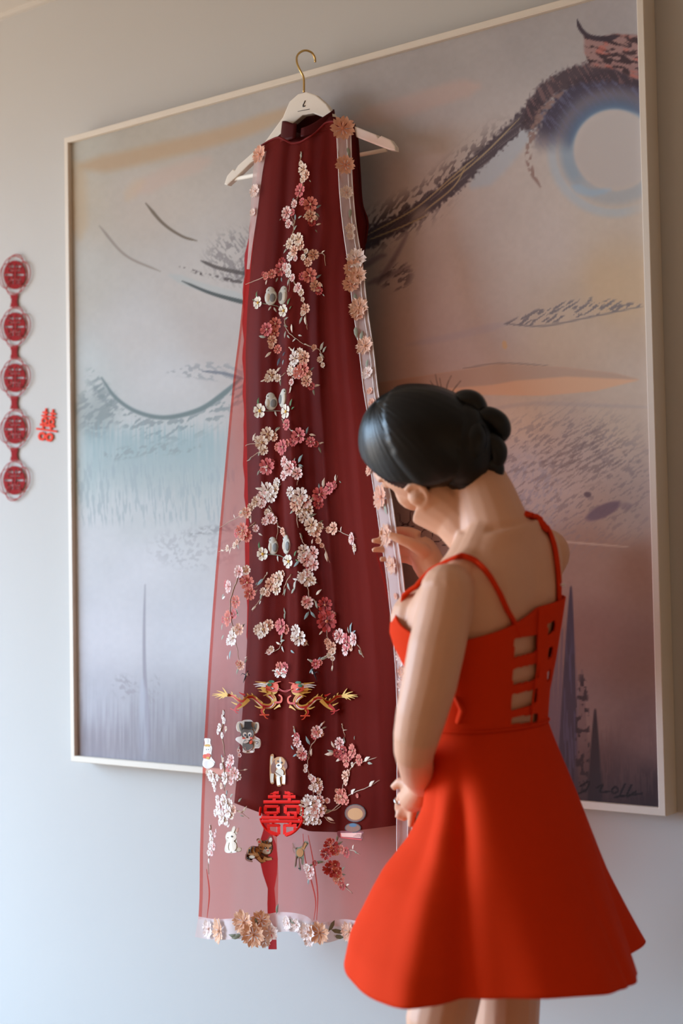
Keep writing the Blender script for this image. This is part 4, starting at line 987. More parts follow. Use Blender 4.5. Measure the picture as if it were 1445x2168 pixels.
def patch(name, box, sc, base, layers, parent=None, flip=None, h0=.0012):
    """box = corner of the enlarged crop, layers = [(polygon, thread colour)] painted in order"""
    keys = []
    for _, k in [(0, base[1])] + layers if base else layers:
        if k not in keys: keys.append(k)
    mb = MB()
    def T_(p): 
        q = [(box[0] + x / sc, box[1] + y / sc) for x, y in p]
        return [(flip[0] - x, y + flip[1]) for x, y in q] if flip else q
    if base: plate(mb, T_(base[0]), .002, h0, keys.index(base[1]))
    for i, (p, k) in enumerate(layers): plate(mb, T_(p), .002, h0 + .0003 + .00022 * (i + 1), keys.index(k))
    o = mesh_obj(name, mb.v, mb.f, None, parent or ov, False, [M_THREAD[k] for k in keys], mb.m)
    bm = bmesh.new(); bm.from_mesh(o.data); bmesh.ops.recalc_face_normals(bm, faces=bm.faces); bmesh.ops.triangulate(bm, faces=[f for f in bm.faces if len(f.verts) > 4]); bm.to_mesh(o.data); bm.free()
    return o
# dragons
bodyc = [(350,365),(275,425),(258,505),(325,560),(425,545),(505,478),(575,420),(645,422),(705,470),(765,482),(830,440),(885,400),(975,388)]
drag = [(brush(bodyc, 92, 40), 'gold'), (brush(bodyc, 62, 24), 'red'), (brush([(p[0] + 8, p[1] + 22) for p in bodyc[:8]], 14, 8), 'silver'),
        (brush([(p[0] + 2, p[1] - 22) for p in bodyc], 14, 8), 'gold'),
        (smooth_poly([(185,245),(230,195),(330,180),(430,235),(450,300),(390,352),(285,380),(205,345)]), 'gold'),
        (smooth_poly([(190,230),(250,190),(330,215),(420,290),(330,320),(230,330)]), 'orange'),
        (brush([(340,215),(450,215),(570,225)], 40, 6), 'silver'), (brush([(380,200),(470,190),(545,180)], 26, 5), 'gold'), (brush([(380,250),(480,245),(545,260)], 30, 5), 'silver'),
        (brush([(380,300),(450,285),(510,290)], 36, 6), 'gold'), (brush([(370,335),(430,335),(490,325)], 32, 6), 'gold'), (brush([(300,355),(350,375),(420,395)], 30, 6), 'gold'),
        (E(295,180,45,20), 'emerald'), (E(325,230,36,24), 'emerald'), (E(290,285,26,12,-.5), 'dark'), (E(275,282,18,6,-.4), 'white'), (brush([(200,320),(280,330),(380,300)], 20, 8), 'red'),
        (brush([(195,280),(110,322),(40,310),(-30,290)], 12, 4), 'red'), (brush([(150,180),(200,190),(240,200)], 8, 16), 'orange'),
        (brush([(400,570),(440,620),(430,665),(390,690)], 50, 24), 'red'), (brush([(330,690),(400,690),(475,690)], 20, 20), 'orange'), (brush([(410,690),(380,735),(345,750)], 22, 8), 'orange'),
        (brush([(400,600),(420,640),(400,670)], 20, 10), 'gold'), (brush([(430,570),(480,580),(550,550)], 40, 8), 'gold'), (brush([(160,545),(195,560),(255,605)], 50, 10), 'gold'),
        (brush([(185,380),(140,420),(150,490),(220,500)], 22, 30), 'orange'), (brush([(250,500),(180,500),(160,470)], 30, 12), 'red'),
        (brush([(640,450),(720,530),(800,580),(840,590)], 60, 30), 'gold'), (brush([(760,520),(830,580),(860,620)], 50, 26), 'red'), (brush([(790,620),(860,620),(925,590)], 18, 12), 'red'), (brush([(850,610),(840,650),(800,670)], 20, 8), 'red'),
        (brush([(820,530),(860,515),(910,490)], 30, 6), 'gold'), (brush([(700,385),(745,370),(790,345)], 36, 8), 'red')] + \
       [(brush([(970,395), ((970 + a) / 2, (395 + b) / 2 - 12), (a, b)], 34, 5), 'gold') for a, b in ((1045,270),(1130,320),(1195,372),(1205,398),(1160,425),(1100,450),(1040,440))] + \
       [(brush([(p[0] + 4, p[1] - 34), (p[0] + 26, p[1] - 66)], 22, 4), 'gold') for p in bodyc[4:12]]
patch('dragon_patch', (590, 1420), 7.225, None, drag)
patch('dragon_patch', (590, 1420), 7.225, None, drag, flip=(1205, -2))
# round double-happiness medallion
dh = empty('double_happiness_medallion', fp(596, 1722), parent=ov); 
def dh_bars():
    B = []
    for s in (-1, 1):
        B += [(s * .34, .90, .10, .26, 0), (s * .34, .90, .42, .10, 0), (s * .34, .72, .56, .10, 0), (s * .34, .56, .10, .22, 0),
              (s * .46, .30, .62, .09, 0), (s * .46, .02, .62, .09, 0), (s * .16, .16, .10, .30, 0), (s * .74, .16, .10, .30, 0),
              (s * .30, -.08, .09, .20, 0), (s * .62, -.08, .09, .20, 0), (s * .38, -.44, .09, .12, 0),
              (s * .38, -.52, .58, .09, 0), (s * .13, -.70, .10, .42, 0), (s * .60, -.64, .10, .30, 0), (s * .36, -.86, .48, .10, s * .30)]
    B += [(0, .50, 1.66, .10, 0), (0, -.19, 1.84, .10, 0), (0, -.36, 1.90, .10, 0)]
    return B
def dh_build(parent, centre, R_, fn, mt, th, fat=1.45, name='bar'):
    for (x, y, w, h, rot) in dh_bars():
        if w > h: h *= fat
        else: w *= fat
        c, s = math.cos(rot), math.sin(rot)
        q = []
        for dx, dy in ((-w / 2, -h / 2), (w / 2, -h / 2), (w / 2, h / 2), (-w / 2, h / 2)):
            a, b = x + dx * c - dy * s, y + dx * s + dy * c
            r = math.hypot(a, b)
            if r > 1: a, b = a / r, b / r
            q.append((a, b))
        mid = [((q[3][0] + q[0][0]) / 2, (q[3][1] + q[0][1]) / 2), ((q[1][0] + q[2][0]) / 2, (q[1][1] + q[2][1]) / 2)]
        P = [fn(centre, a * R_, b * R_, 0) for a, b in q] + [fn(centre, a * R_, b * R_, th * .75) for a, b in q]
        mid = [fn(centre, a * R_, b * R_, th) for a, b in mid]
        mesh_obj(name, P + mid, [(0, 1, 5, 4), (2, 3, 7, 6), (3, 0, 4, 8, 7), (1, 2, 6, 9, 5), (4, 5, 9, 8), (6, 7, 8, 9), (3, 2, 1, 0)], mt, parent, False)
dh_build(dh, (596, 1722), 47, lambda c, a, b, l: fp(c[0] + a, c[1] - b * 1.04, .0022 + l), M_RED_SATIN, .005)
# ring of cord round the medallion, broken where the strokes meet it
for a0, a1 in ((-1.35, -.22), (3.36, 4.49), (-.1, .28), (2.86, 3.24)):
    mb = MB(); mb.tube([fp(596 + 46 * math.cos(a0 + (a1 - a0) * k / 14), 1722 - 48 * math.sin(a0 + (a1 - a0) * k / 14), .004) for k in range(15)], .0024, 6); mb.build('cord_arc', M_RED_SATIN, dh)
# mouse in a top hat
patch('mouse_patch', (420, 1420), 7.225, (smooth_poly([(700,752),(800,752),(845,790),(900,790),(930,860),(905,940),(850,975),(880,1010),(935,1045),(955,1105),(930,1180),(858,1192),(845,1252),(690,1252),(668,1150),(570,1065),(585,1020),(650,1000),(640,945),(590,920),(575,850),(600,785),(655,775)]), 'silver'),
      [(E(885,1108,62,62), 'grey'), (E(888,1105,34,34), 'silver'), (brush([(870,1090),(905,1085),(900,1120),(875,1115)], 8, 8), 'dark'), (E(622,865,36,78,-.2), 'ivory'), (E(888,865,36,78,.2), 'ivory'), (E(640,870,16,62,-.2), 'dgrey'), (E(868,870,16,62,.2), 'dgrey'),
       (E(752,1140,82,96), 'dgrey'), (E(760,1172,54,58), 'pink'), (E(745,960,98,92), 'dgrey'), (E(708,975,30,34), 'white'), (E(782,975,30,34), 'white'), (E(712,985,14,16), 'blue'), (E(778,985,14,16), 'blue'),
       (E(745,1035,52,32), 'silver'), (E(745,1018,18,14), 'dark'), (E(688,1032,22,14), 'coral'), (E(805,1030,22,14), 'coral'), (E(800,1095,22,30,.5), 'orange'), (E(725,1090,44,18,-.3), 'silver'), ([(702,778),(808,778),(814,872),(696,872)], 'dark'), (E(755,880,88,16), 'dark'), (E(705,1238,34,16), 'silver'), (E(812,1238,34,16), 'silver')])
# puppy
patch('puppy_patch', (420, 1580), 6.568, (smooth_poly([(1000,130),(1040,110),(1052,170),(1090,150),(1160,150),(1215,200),(1232,270),(1205,340),(1215,420),(1205,530),(1160,530),(1140,555),(1090,550),(1070,440),(1050,515),(1005,515),(990,420),(990,260)]), 'tan'),
      [(brush([(1020,140),(1012,220),(1030,300)], 30, 20), 'ivory'), (E(1040,300,36,80,.1), 'brown'), (E(1060,240,30,60,.2), 'brown'), (E(1205,255,26,62,-.2), 'brown'), (E(1130,215,72,62), 'tan'), (E(1135,200,16,46), 'ivory'), (E(1118,275,42,40), 'white'), (E(1110,265,18,14), 'dark'),
       (E(1103,208,11,13), 'dark'), (E(1153,228,11,13), 'dark'), (E(1125,370,58,58), 'ivory'), (brush([(1025,380),(1020,460),(1025,505)], 44, 40), 'ivory'), (brush([(1105,420),(1110,500),(1118,540)], 44, 44), 'white'), (brush([(1185,400),(1186,470),(1182,520)], 40, 40), 'white'), (brush([(1060,360),(1150,420)], 10, 4), 'brown')])
# white rabbit
patch('rabbit_patch', (420, 1580), 6.568, (smooth_poly([(470,1130),(500,1108),(520,1150),(560,1130),(556,1180),(525,1230),(528,1300),(548,1400),(595,1410),(590,1460),(540,1470),(480,1485),(380,1478),(362,1420),(385,1330),(372,1260),(400,1195),(450,1180)]), 'ivory'),
      [(E(455,1258,70,68), 'cream'), (E(488,1160,18,46,.3), 'cream'), (E(540,1165,14,36,.4), 'pink'), (E(450,1390,78,80), 'cream'), (E(565,1435,28,26), 'cream'), (E(462,1254,12,12), 'dark'), (E(403,1272,8,6), 'brown'), (E(420,1465,34,16), 'white'), (E(495,1468,34,14), 'white'), (brush([(420,1340),(410,1400),(420,1450)], 8, 3), 'ivory')])
# tiger cub
patch('tiger_patch', (420, 1580), 6.568, (smooth_poly([(805,1300),(840,1280),(880,1310),(950,1300),(990,1250),(1025,1270),(1030,1340),(1035,1430),(1010,1490),(965,1520),(1020,1545),(1025,1580),(930,1600),(880,1630),(830,1600),(780,1560),(735,1590),(755,1610),(700,1605),(650,1570),(660,1500),(690,1420),(750,1385),(820,1390),(830,1360)]), 'brown'),
      [(E(770,1470,96,68,.3), 'tan'), (E(846,1325,34,34), 'ivory'), (E(846,1330,20,20), 'coral'), (E(1000,1305,22,36,.3), 'ivory'), (E(930,1405,92,86), 'tan'), (E(945,1465,56,38), 'ivory'), (E(930,1415,20,16), 'dark'), (E(995,1418,18,15), 'dark'), (E(928,1412,8,7), 'white'), (E(960,1452,15,10), 'coral'), (brush([(905,1550),(960,1570),(1020,1565)], 44, 30), 'tan'), (brush([(830,1540),(870,1590),(930,1590)], 46, 34), 'tan'), (E(740,1540,44,22), 'ivory')] +
      [(brush(p, 15, 4), 'dark') for p in ([(740,1400),(720,1450),(735,1490)], [(790,1395),(775,1440),(790,1480)], [(700,1430),(690,1490)], [(880,1330),(920,1350)], [(930,1320),(935,1360)], [(980,1330),(960,1360)], [(850,1400),(880,1420)], [(850,1450),(890,1455)], [(1020,1390),(1000,1400)], [(830,1470),(850,1520)], [(880,1500),(920,1520)], [(670,1540),(690,1560)], [(700,1560),(715,1590)])] + [(brush([(660,1500),(660,1560),(700,1590),(750,1600)], 16, 24), 'brown')])
# little horse
patch('horse_patch', (620, 1580), 6.881, (smooth_poly([(40,1480),(100,1465),(140,1440),(160,1390),(205,1385),(225,1420),(190,1470),(165,1520),(160,1600),(150,1720),(125,1715),(120,1640),(100,1650),(115,1800),(85,1790),(80,1650),(60,1640),(45,1750),(20,1760),(35,1620),(38,1540)]), 'olive'),
      [(E(100,1550,52,62), 'tan'), (brush([(140,1500),(165,1440),(195,1410)], 50, 30), 'tan'), (brush([(160,1400),(145,1440),(140,1470)], 20, 10), 'brown'), (brush([(40,1490),(10,1460),(-5,1410)], 26, 14), 'brown'), (brush([(10,1430),(0,1500),(20,1560)], 20, 6), 'brown'), (brush([(45,1600),(35,1690),(28,1750)], 16, 10), 'brown'), (brush([(92,1620),(95,1720),(102,1790)], 18, 12), 'brown'), (E(195,1412,6,6), 'dark'), (E(90,1780,16,10), 'dark')])
# small white rabbit in red clothes on a cloud, at the left edge
patch('cloud_rabbit_patch', (420, 1420), 7.225, (smooth_poly([(90,1040),(130,1035),(180,1045),(180,1110),(205,1180),(195,1260),(200,1330),(250,1400),(230,1460),(160,1500),(90,1480),(60,1430),(75,1340),(70,1280),(80,1180),(95,1110)]), 'white'),
      [(E(135,1075,16,34), 'silver'), (E(135,1145,46,20), 'gold'), (E(135,1205,50,46), 'white'), (E(120,1205,6,7), 'dark'), (E(152,1205,6,7), 'dark'), (E(95,1310,32,34), 'orange'), (E(145,1300,36,36), 'coral'), (E(140,1335,26,20), 'gold'), (smooth_poly([(75,1400),(150,1370),(235,1410),(220,1465),(150,1490),(85,1465)]), 'silver')])
# plain brown round badge on a red book
bk = patch('book_patch', (620, 1580), 6.881, (smooth_poly([(650,1238),(760,1232),(1022,1242),(1000,1290),(1004,1374),(830,1352),(690,1334),(646,1292)], 2), 'wine'),
      [([(690,1262),(1000,1262),(985,1335),(700,1318)], 'pink'), ([(690,1262),(745,1262),(745,1318),(690,1314)], 'coral')] + [(brush([(750,y), (985, y + 8)], 6, 6), 'brown') for y in (1275, 1290, 1305)] + [(brush([(690,1328),(830,1342),(1000,1362)], 16, 16), 'red')])
patch('round_badge_patch', (620, 1580), 6.881, (E(905,975,155,132), 'dark'), [(E(905,975,143,120), 'brown'), (E(905,985,112,88), 'tan')])
patch('round_badge_patch', (620, 1580), 6.881, (E(870,1190,118,72), 'dark'), [(E(870,1190,106,60), 'brown'), (E(870,1150,56,26), 'blue')])

# ------------------------------------------------------------------ the woman
M_SKIN = mat('skin', srgb(224, 170, 138), .5, .35, vary=.04, vscale=25, bump=.04, bscale=500)
M_HAIR = None
def hair_mat():
    m = bpy.data.materials.new('black_hair'); m.use_nodes = True
    nt = m.node_tree; b = nt.nodes['Principled BSDF']
    b.inputs['Base Color'].default_value = (.004, .004, .0045, 1); b.inputs['Roughness'].default_value = .32
    b.inputs['Specular IOR Level'].default_value = .34
    tc = nt.nodes.new('ShaderNodeTexCoord'); mp = nt.nodes.new('ShaderNodeMapping'); mp.inputs['Scale'].default_value = (10, 160, 160)
    mp.inputs['Rotation'].default_value = (0, .6, 0)
    n = nt.nodes.new('ShaderNodeTexNoise'); n.inputs['Scale'].default_value = 5; n.inputs['Detail'].default_value = 4
    nt.links.new(tc.outputs['Object'], mp.inputs['Vector']); nt.links.new(mp.outputs['Vector'], n.inputs['Vector'])
    bp = nt.nodes.new('ShaderNodeBump'); bp.inputs['Strength'].default_value = .25; bp.inputs['Distance'].default_value = .001
    nt.links.new(n.outputs['Fac'], bp.inputs['Height']); nt.links.new(bp.outputs['Normal'], b.inputs['Normal'])
    return m
M_HAIR = hair_mat()
M_REDDRESS = cloth_mat('scarlet_crepe', (0.68, 0.038, 0.006, 1), .8, .05, .0, bumpv=.1, vary=.03)

ZW = 2.22                                         # depth of the body's axis
FWD = Vector((-.9975, .07, 0)).normalized()       # she faces along the wall, towards the hanging gown
LFT = Vector((0, 0, 1)).cross(FWD).normalized()   # her left: towards the room
UPV = Vector((0, 0, 1))
foot = at_z(1012, 1700, ZW); foot.z = 0
woman = empty('person', foot, 'woman in a short scarlet dress with cut-out back, black curled bun, touching the gown', 'person')

# torso rings: photo x, photo y, half width, half depth front, half depth back, shoulder tilt (deg)
RINGS = [(1050,1790,.092,.058,.085,0), (1046,1700,.098,.058,.088,0), (1036,1610,.100,.066,.082,0), (1024,1530,.108,.080,.076,1), (1024,1470,.110,.083,.080,2.5), (1024,1410,.121,.092,.088,4),
         (1022,1350,.129,.108,.094,6), (1022,1300,.134,.112,.098,7.5), (1026,1255,.140,.098,.098,9), (1034,1212,.146,.080,.090,12), (1042,1176,.138,.064,.078,14), (1047,1146,.100,.056,.066,14), (1050,1112,.068,.052,.060,12)]
def ring_frame(k):
    """interpolated ring at a fractional index"""
    i = int(min(max(k, 0), len(RINGS) - 1.001)); f = k - i
    r = [RINGS[i][q] * (1 - f) + RINGS[i + 1][q] * f for q in range(6)]
    c = at_z(r[0], r[1], ZW); t = math.radians(r[5])
    lf = LFT * math.cos(t) - UPV * math.sin(t)
    return c, lf, FWD, r[2], r[3], r[4]
def ring_pt(k, th, off=0.0):
    """th = 0 forward, 90 her left, 180 back"""
    c, lf, fw, a, bf, bb = ring_frame(k)
    cs, sn = math.cos(th), math.sin(th)
    b = bf if cs > 0 else bb
    e = 2 / 2.25
    x = math.copysign(abs(sn) ** e, sn) * (a + off); y = math.copysign(abs(cs) ** e, cs) * (b + off)
    # spine groove and shoulder blades
    if cs < 0 and 5 < k < 11:
        g = math.sin(PI * (k - 5) / 6)
        d = abs(math.atan2(sn, -cs))
        y += .006 * g * math.exp(-(d / .16) ** 2)
        y -= .006 * g * math.exp(-((d - .62) / .28) ** 2)
    return c + lf * x + fw * y

body = MB()
NR = 36
v, f = [], []
ks = [i * .25 for i in range((len(RINGS) - 1) * 4 + 1)]
for k in ks:
    for i in range(NR): v.append(ring_pt(k, 2 * PI * i / NR))
for j in range(len(ks) - 1):
    for i in range(NR): f.append((j * NR + i, j * NR + (i + 1) % NR, (j + 1) * NR + (i + 1) % NR, (j + 1) * NR + i))
f.append(tuple(range(NR - 1, -1, -1))); f.append(tuple((len(ks) - 1) * NR + i for i in range(NR)))
body.add(v, f)
# bust
for sx in (-1, 1):
    body.ball(at_z(1022, 1312, ZW) + FWD * .075 + LFT * sx * .062, (.048, .05, .05), 14, 9)
# head frame, in camera axes
def cam_vec(x, y, z): return Vector(RT * x + UP * y - FW * z)
HF = cam_vec(-.62, -.33, -.71).normalized()
HL = cam_vec(-.36, -.69, .63); HL = (HL - HF * HL.dot(HF)).normalized()
HU = HF.cross(HL).normalized()
ZH = 2.285
HC = at_z(908, 960, ZH)
def head_pt(fv, lv, uv): return HC + HF * fv + HL * lv + HU * uv
def skull(d, off=0.0):
    """surface point for a unit direction d = (forward, left, up) in the head frame"""
    fx, lx, ux = d
    rf, rl, ru = .094, .073, .108
    if ux < 0:
        q = (-ux) ** 1.6
        rl *= 1 - .20 * q; rf *= 1 - (.10 if fx > 0 else .10) * q
    if fx < 0: rf *= 1.02
    k = 1 / math.sqrt((fx / rf) ** 2 + (lx / rl) ** 2 + (ux / ru) ** 2) + off
    p = [fx * k, lx * k, ux * k]
    if ux < -.3: p[0] += .018 * min(1, (-ux - .3) / .5)       # chin forward
    return head_pt(*p)
v, f = [], []
NU, NV = 36, 24
for j in range(NV + 1):
    th = PI * j / NV
    for i in range(NU):
        ph = 2 * PI * i / NU
        v.append(skull((math.sin(th) * math.cos(ph), math.sin(th) * math.sin(ph), math.cos(th))))
for j in range(NV):
    for i in range(NU): f.append((j * NU + i, (j + 1) * NU + i, (j + 1) * NU + (i + 1) % NU, j * NU + (i + 1) % NU))
body.add(v, f)
MH = Matrix((HF, HL, HU)).transposed()
body.tube([head_pt(.088, 0, .012), head_pt(.098, 0, -.012), head_pt(.108, 0, -.030), head_pt(.092, 0, -.038)], [.007, .009, .011, .008], 8)   # nose
for sx in (-1, 1):
    body.ball(head_pt(.098, sx * .010, -.034), (.008, .007, .006), 8, 6, 0, MH)           # nostril wings
    body.ball(head_pt(.062, sx * .036, -.034), (.024, .022, .030), 10, 7, 0, MH)          # cheeks
    body.ball(head_pt(.080, sx * .031, .006), (.010, .014, .010), 10, 7, 0, MH)           # closed eyelids
    body.tube([head_pt(.089, sx * .012, .022), head_pt(.088, sx * .030, .026), head_pt(.076, sx * .048, .020)], [.006, .006, .004], 7)   # brow
    if sx < 0:                                                                             # far ear, mirrored from the near one
        body.ball(head_pt(-.004, -.074, -.024), (.014, .006, .026), 10, 7, 0, MH)
    body.tube([head_pt(-.01, sx * .052, -.045), head_pt(.02, sx * .050, -.066), head_pt(.055, sx * .034, -.086), head_pt(.075, sx * .010, -.094)], [.018, .018, .017, .015], 10)   # jaw
# near ear: helix, bowl and lobe showing below the hair
ZE = 2.222
body.tube([at_z(x, y, z) for x, y, z in smooth_path([(858,1040,ZE + .010),(866,1029,ZE + .003),(882,1026,ZE - .002),(897,1034,ZE - .003),(905,1050,ZE),(903,1064,ZE + .004),(895,1072,ZE + .008),(886,1070,ZE + .012)], 3)], .0046, 8)
body.ball(at_z(882, 1050, ZE + .013), (.016, .014, .016), 10, 7)
body.tube([head_pt(.086, -.022, -.060), head_pt(.097, -.008, -.056), head_pt(.097, .008, -.056), head_pt(.086, .022, -.060)], [.003, .006, .006, .003], 8)   # lips
body.tube([head_pt(.086, -.020, -.063), head_pt(.095, 0, -.066), head_pt(.086, .020, -.063)], [.003, .007, .003], 8)
body.ball(head_pt(.072, 0, -.090), (.020, .024, .018), 10, 7, 0, MH)                       # chin
# neck
nb = at_z(1050, 1125, ZW)
body.tube([at_z(1024, 1180, 2.24), at_z(1006, 1140, 2.245), at_z(968, 1092, 2.26), at_z(915, 1052, 2.275)], [.038, .042, .044, .052], 18)   # throat
body.tube([nb + UPV * -.03, nb, (nb + head_pt(-.045, 0, -.06)) / 2 + UPV * .004, head_pt(-.038, 0, -.05), head_pt(-.02, 0, -.01)], [.062, .056, .049, .050, .05], 20)
# trapezius slopes
cs_, lf_, _, _, _, _ = ring_frame(10)
SH_L = at_z(948, 1252, 2.10); SH_R = at_z(1152, 1172, 2.335)
for sh in (SH_L, SH_R):
    m_ = (nb + sh) / 2
    body.tube([nb + UPV * .02, m_ - UPV * .004, sh + UPV * .0], [.036, .030, .030], 14)
    body.ball(sh, .042, 12, 8)
# left arm: hanging, forearm going away towards the wall
armL = [(948,1252,2.10,.040), (938,1308,2.085,.041), (924,1370,2.075,.042), (908,1450,2.07,.0405), (891,1515,2.07,.0375), (881,1560,2.074,.0340), (876,1590,2.09,.0300), (878,1612,2.13,.0275), (883,1636,2.18,.0265), (888,1652,2.225,.022), (890,1664,2.26,.0190)]
body.tube([at_z(x, y, z) for x, y, z, r in armL], [r for *_, r in armL], 18)
# left hand
ZL = 2.30
def chain(pts, rad, n=10): body.tube([at_z(*p) for p in pts], rad, n)
chain([(889,1668,2.255),(881,1680,2.275),(872,1692,2.295),(865,1698,2.305)], [.0185, .022, .023, .017], 14)
chain([(882,1690,2.275),(876,1702,2.295)], [.017, .014], 12)
chain([(873,1668,2.275),(860,1658,2.285),(846,1656,2.295),(831,1668,2.305)], [.012, .0095, .0085, .0062])          # thumb
chain([(862,1684,2.30),(850,1684,2.315),(844,1700,2.325),(841,1716,2.33)], [.0095, .0082, .0074, .0058])           # index
chain([(864,1698,2.305),(856,1706,2.32),(848,1720,2.325),(841,1733,2.32)], [.0095, .0084, .0076, .006])            # middle
chain([(870,1702,2.305),(864,1716,2.318),(857,1728,2.322),(850,1736,2.318)], [.0092, .008, .007, .0055])          # ring finger
chain([(876,1704,2.30),(873,1722,2.308),(870,1738,2.31),(868,1752,2.31)], [.0085, .0072, .0062, .005])            # little finger
# right arm: raised in front of the chest to the gown's trim
tp = fp(822, 1132, .0045); ZR = to_px(tp)[2]
armR = [(1152,1176,2.335,.040), (1120,1240,2.36,.040), (1080,1310,2.39,.038), (1035,1372,2.41,.034), (1002,1410,2.42,.031), (985,1395,ZR + .03,.030), (968,1340,ZR + .01,.0285), (948,1270,ZR - .01,.024), (934,1228,ZR - .012,.0205)]
body.tube([at_z(x, y, z) for x, y, z, r in armR], [r for *_, r in armR], 18)
# right hand
chain([(934,1228,ZR - .012),(920,1206,ZR - .010),(905,1182,ZR - .002),(892,1160,ZR + .006),(884,1146,ZR + .010)], [.0200, .0225, .025, .024, .017], 16)
chain([(918,1216,ZR - .008),(900,1206,ZR),(884,1192,ZR + .010)], [.018, .019, .013], 12)
chain([(902,1178,ZR - .010),(890,1162,ZR - .022),(868,1150,ZR - .030),(846,1141,ZR - .030),(821,1131,ZR - .026)], [.0165, .0135, .0100, .0090, .0058])   # thumb on the front of the trim
chain([(886,1136,ZR + .006),(868,1126,ZR + .012),(846,1123,ZR + .016),(824,1126,ZR + .017),(802,1128,ZR + .014)], [.0110, .0088, .0078, .0068, .0048])    # index behind the trim
chain([(882,1152,ZR + .010),(856,1145,ZR + .019),(826,1144,ZR + .021),(786,1145,ZR + .017)], [.0105, .0082, .0070, .0048])
chain([(880,1170,ZR + .012),(856,1164,ZR + .022),(826,1163,ZR + .024),(787,1164,ZR + .020)], [.0105, .0080, .0068, .0047])
chain([(882,1190,ZR + .012),(860,1184,ZR + .020),(834,1183,ZR + .022),(803,1184,ZR + .019)], [.0100, .0074, .0062, .0043])
# legs
for sx, px_ in ((1, 932), (-1, 1070)):
    top = at_z(1052, 1790, ZW) + LFT * sx * .052
    lc = at_z(px_, 2160, ZW - .02 - .05 * sx)
    kn = Vector((lc.x, lc.y, .44)); an = Vector((lc.x + .012, lc.y, .085))
    body.tube([top + UPV * .06, top, (top + lc) / 2, lc, kn, Vector((kn.x + .012, kn.y, .30)), Vector((kn.x + .008, kn.y, .19)), an, Vector((an.x, an.y, .045))], [.045, .052, .053, .053, .047, .050, .041, .030, .032], 18)
    body.tube([Vector((an.x + .05, an.y, .028)), Vector((an.x, an.y, .036)), an + FWD * .07 - UPV * .055, an + FWD * .135 - UPV * .067, an + FWD * .175 - UPV * .071], [.024, .034, .030, .026, .012], 12)
body_o = body.build('body', M_SKIN, woman)
rm = body_o.modifiers.new('remesh', 'REMESH'); rm.mode = 'VOXEL'; rm.voxel_size = .0028
sm = body_o.modifiers.new('smooth', 'SMOOTH'); sm.factor = .5; sm.iterations = 5
dg = bpy.context.evaluated_depsgraph_get()
me = bpy.data.meshes.new_from_object(body_o.evaluated_get(dg))
body_o.modifiers.clear(); body_o.data = me; me.name = 'body'
me.polygons.foreach_set('use_smooth', [True] * len(me.polygons))
if not me.materials: me.materials.append(M_SKIN)
BV = BVHTree.FromPolygons([v_.co.copy() for v_ in me.vertices], [tuple(p.vertices) for p in me.polygons])
WI = world_matrix(body_o)
def on_body(px, py, off=.003):
    d = Vector(ray(px, py)).normalized()
    h, nrm, _, _ = BV.ray_cast(Vector(CAM), d)
    if h is None: return at_z(px, py, ZW)
    return h + nrm * off

# ---------------------------------------------------------------- her dress
gown = empty('red_dress', at_z(1027, 1530, ZW), parent=woman)
CUT = [[(1086,1352),(1134,1344),(1136,1374),(1128,1381),(1086,1392)], [(1084,1416),(1137,1404),(1137,1432),(1126,1440),(1083,1450)],
       [(1081,1470),(1135,1458),(1134,1484),(1126,1491),(1080,1503)], [(1080,1520),(1136,1510),(1136,1528),(1080,1533)],
       [(1157,1320),(1173,1312),(1172,1334),(1156,1346)], [(1157,1372),(1168,1366),(1166,1388),(1156,1396)], [(1155,1422),(1163,1416),(1161,1436),(1154,1444)]]
def inside(poly, x, y):
    r = False
    for i in range(len(poly)):
        (x1, y1), (x2, y2) = poly[i], poly[i - 1]
        if (y1 > y) != (y2 > y) and x < (x2 - x1) * (y - y1) / (y2 - y1) + x1: r = not r
    return r
NA, NB = 300, 90
K0, K1 = 2.94, 7.35
def top_k(th):                                   # upper edge rises over the bust
    c = math.cos(th); return K1 + .55 * max(0, c) - .95 * max(0, math.sin(th)) ** .9 * (1 if c < 0 else 1 - c)
v, keep = [], []
for j in range(NB + 1):
    for i in range(NA):
        th = 2 * PI * i / NA
        k = K0 + (top_k(th) - K0) * j / NB
        p = ring_pt(k, th, .0065)
        if math.cos(th) > .2:                    # cloth bridges over the bust
            g = max(0, 1 - abs(k - 6.6) / 2.2); p = p + FWD * .030 * g * (math.cos(th) - .2)
        v.append(p)
f = []
for j in range(NB):
    for i in range(NA):
        q = (j * NA + i, j * NA + (i + 1) % NA, (j + 1) * NA + (i + 1) % NA, (j + 1) * NA + i)
        th = 2 * PI * (i + .5) / NA
        if math.cos(th) < .2:
            c = (v[q[0]] + v[q[2]]) / 2; x, y, z = to_px(c)
            if any(inside(pl, x, y) for pl in CUT): continue
        f.append(q)
bod = mesh_obj('bodice', v, f, M_REDDRESS, gown)
sm = bod.modifiers.new('ease', 'SMOOTH'); sm.factor = .5; sm.iterations = 3
md = bod.modifiers.new('thickness', 'SOLIDIFY'); md.thickness = .0035; md.offset = .6
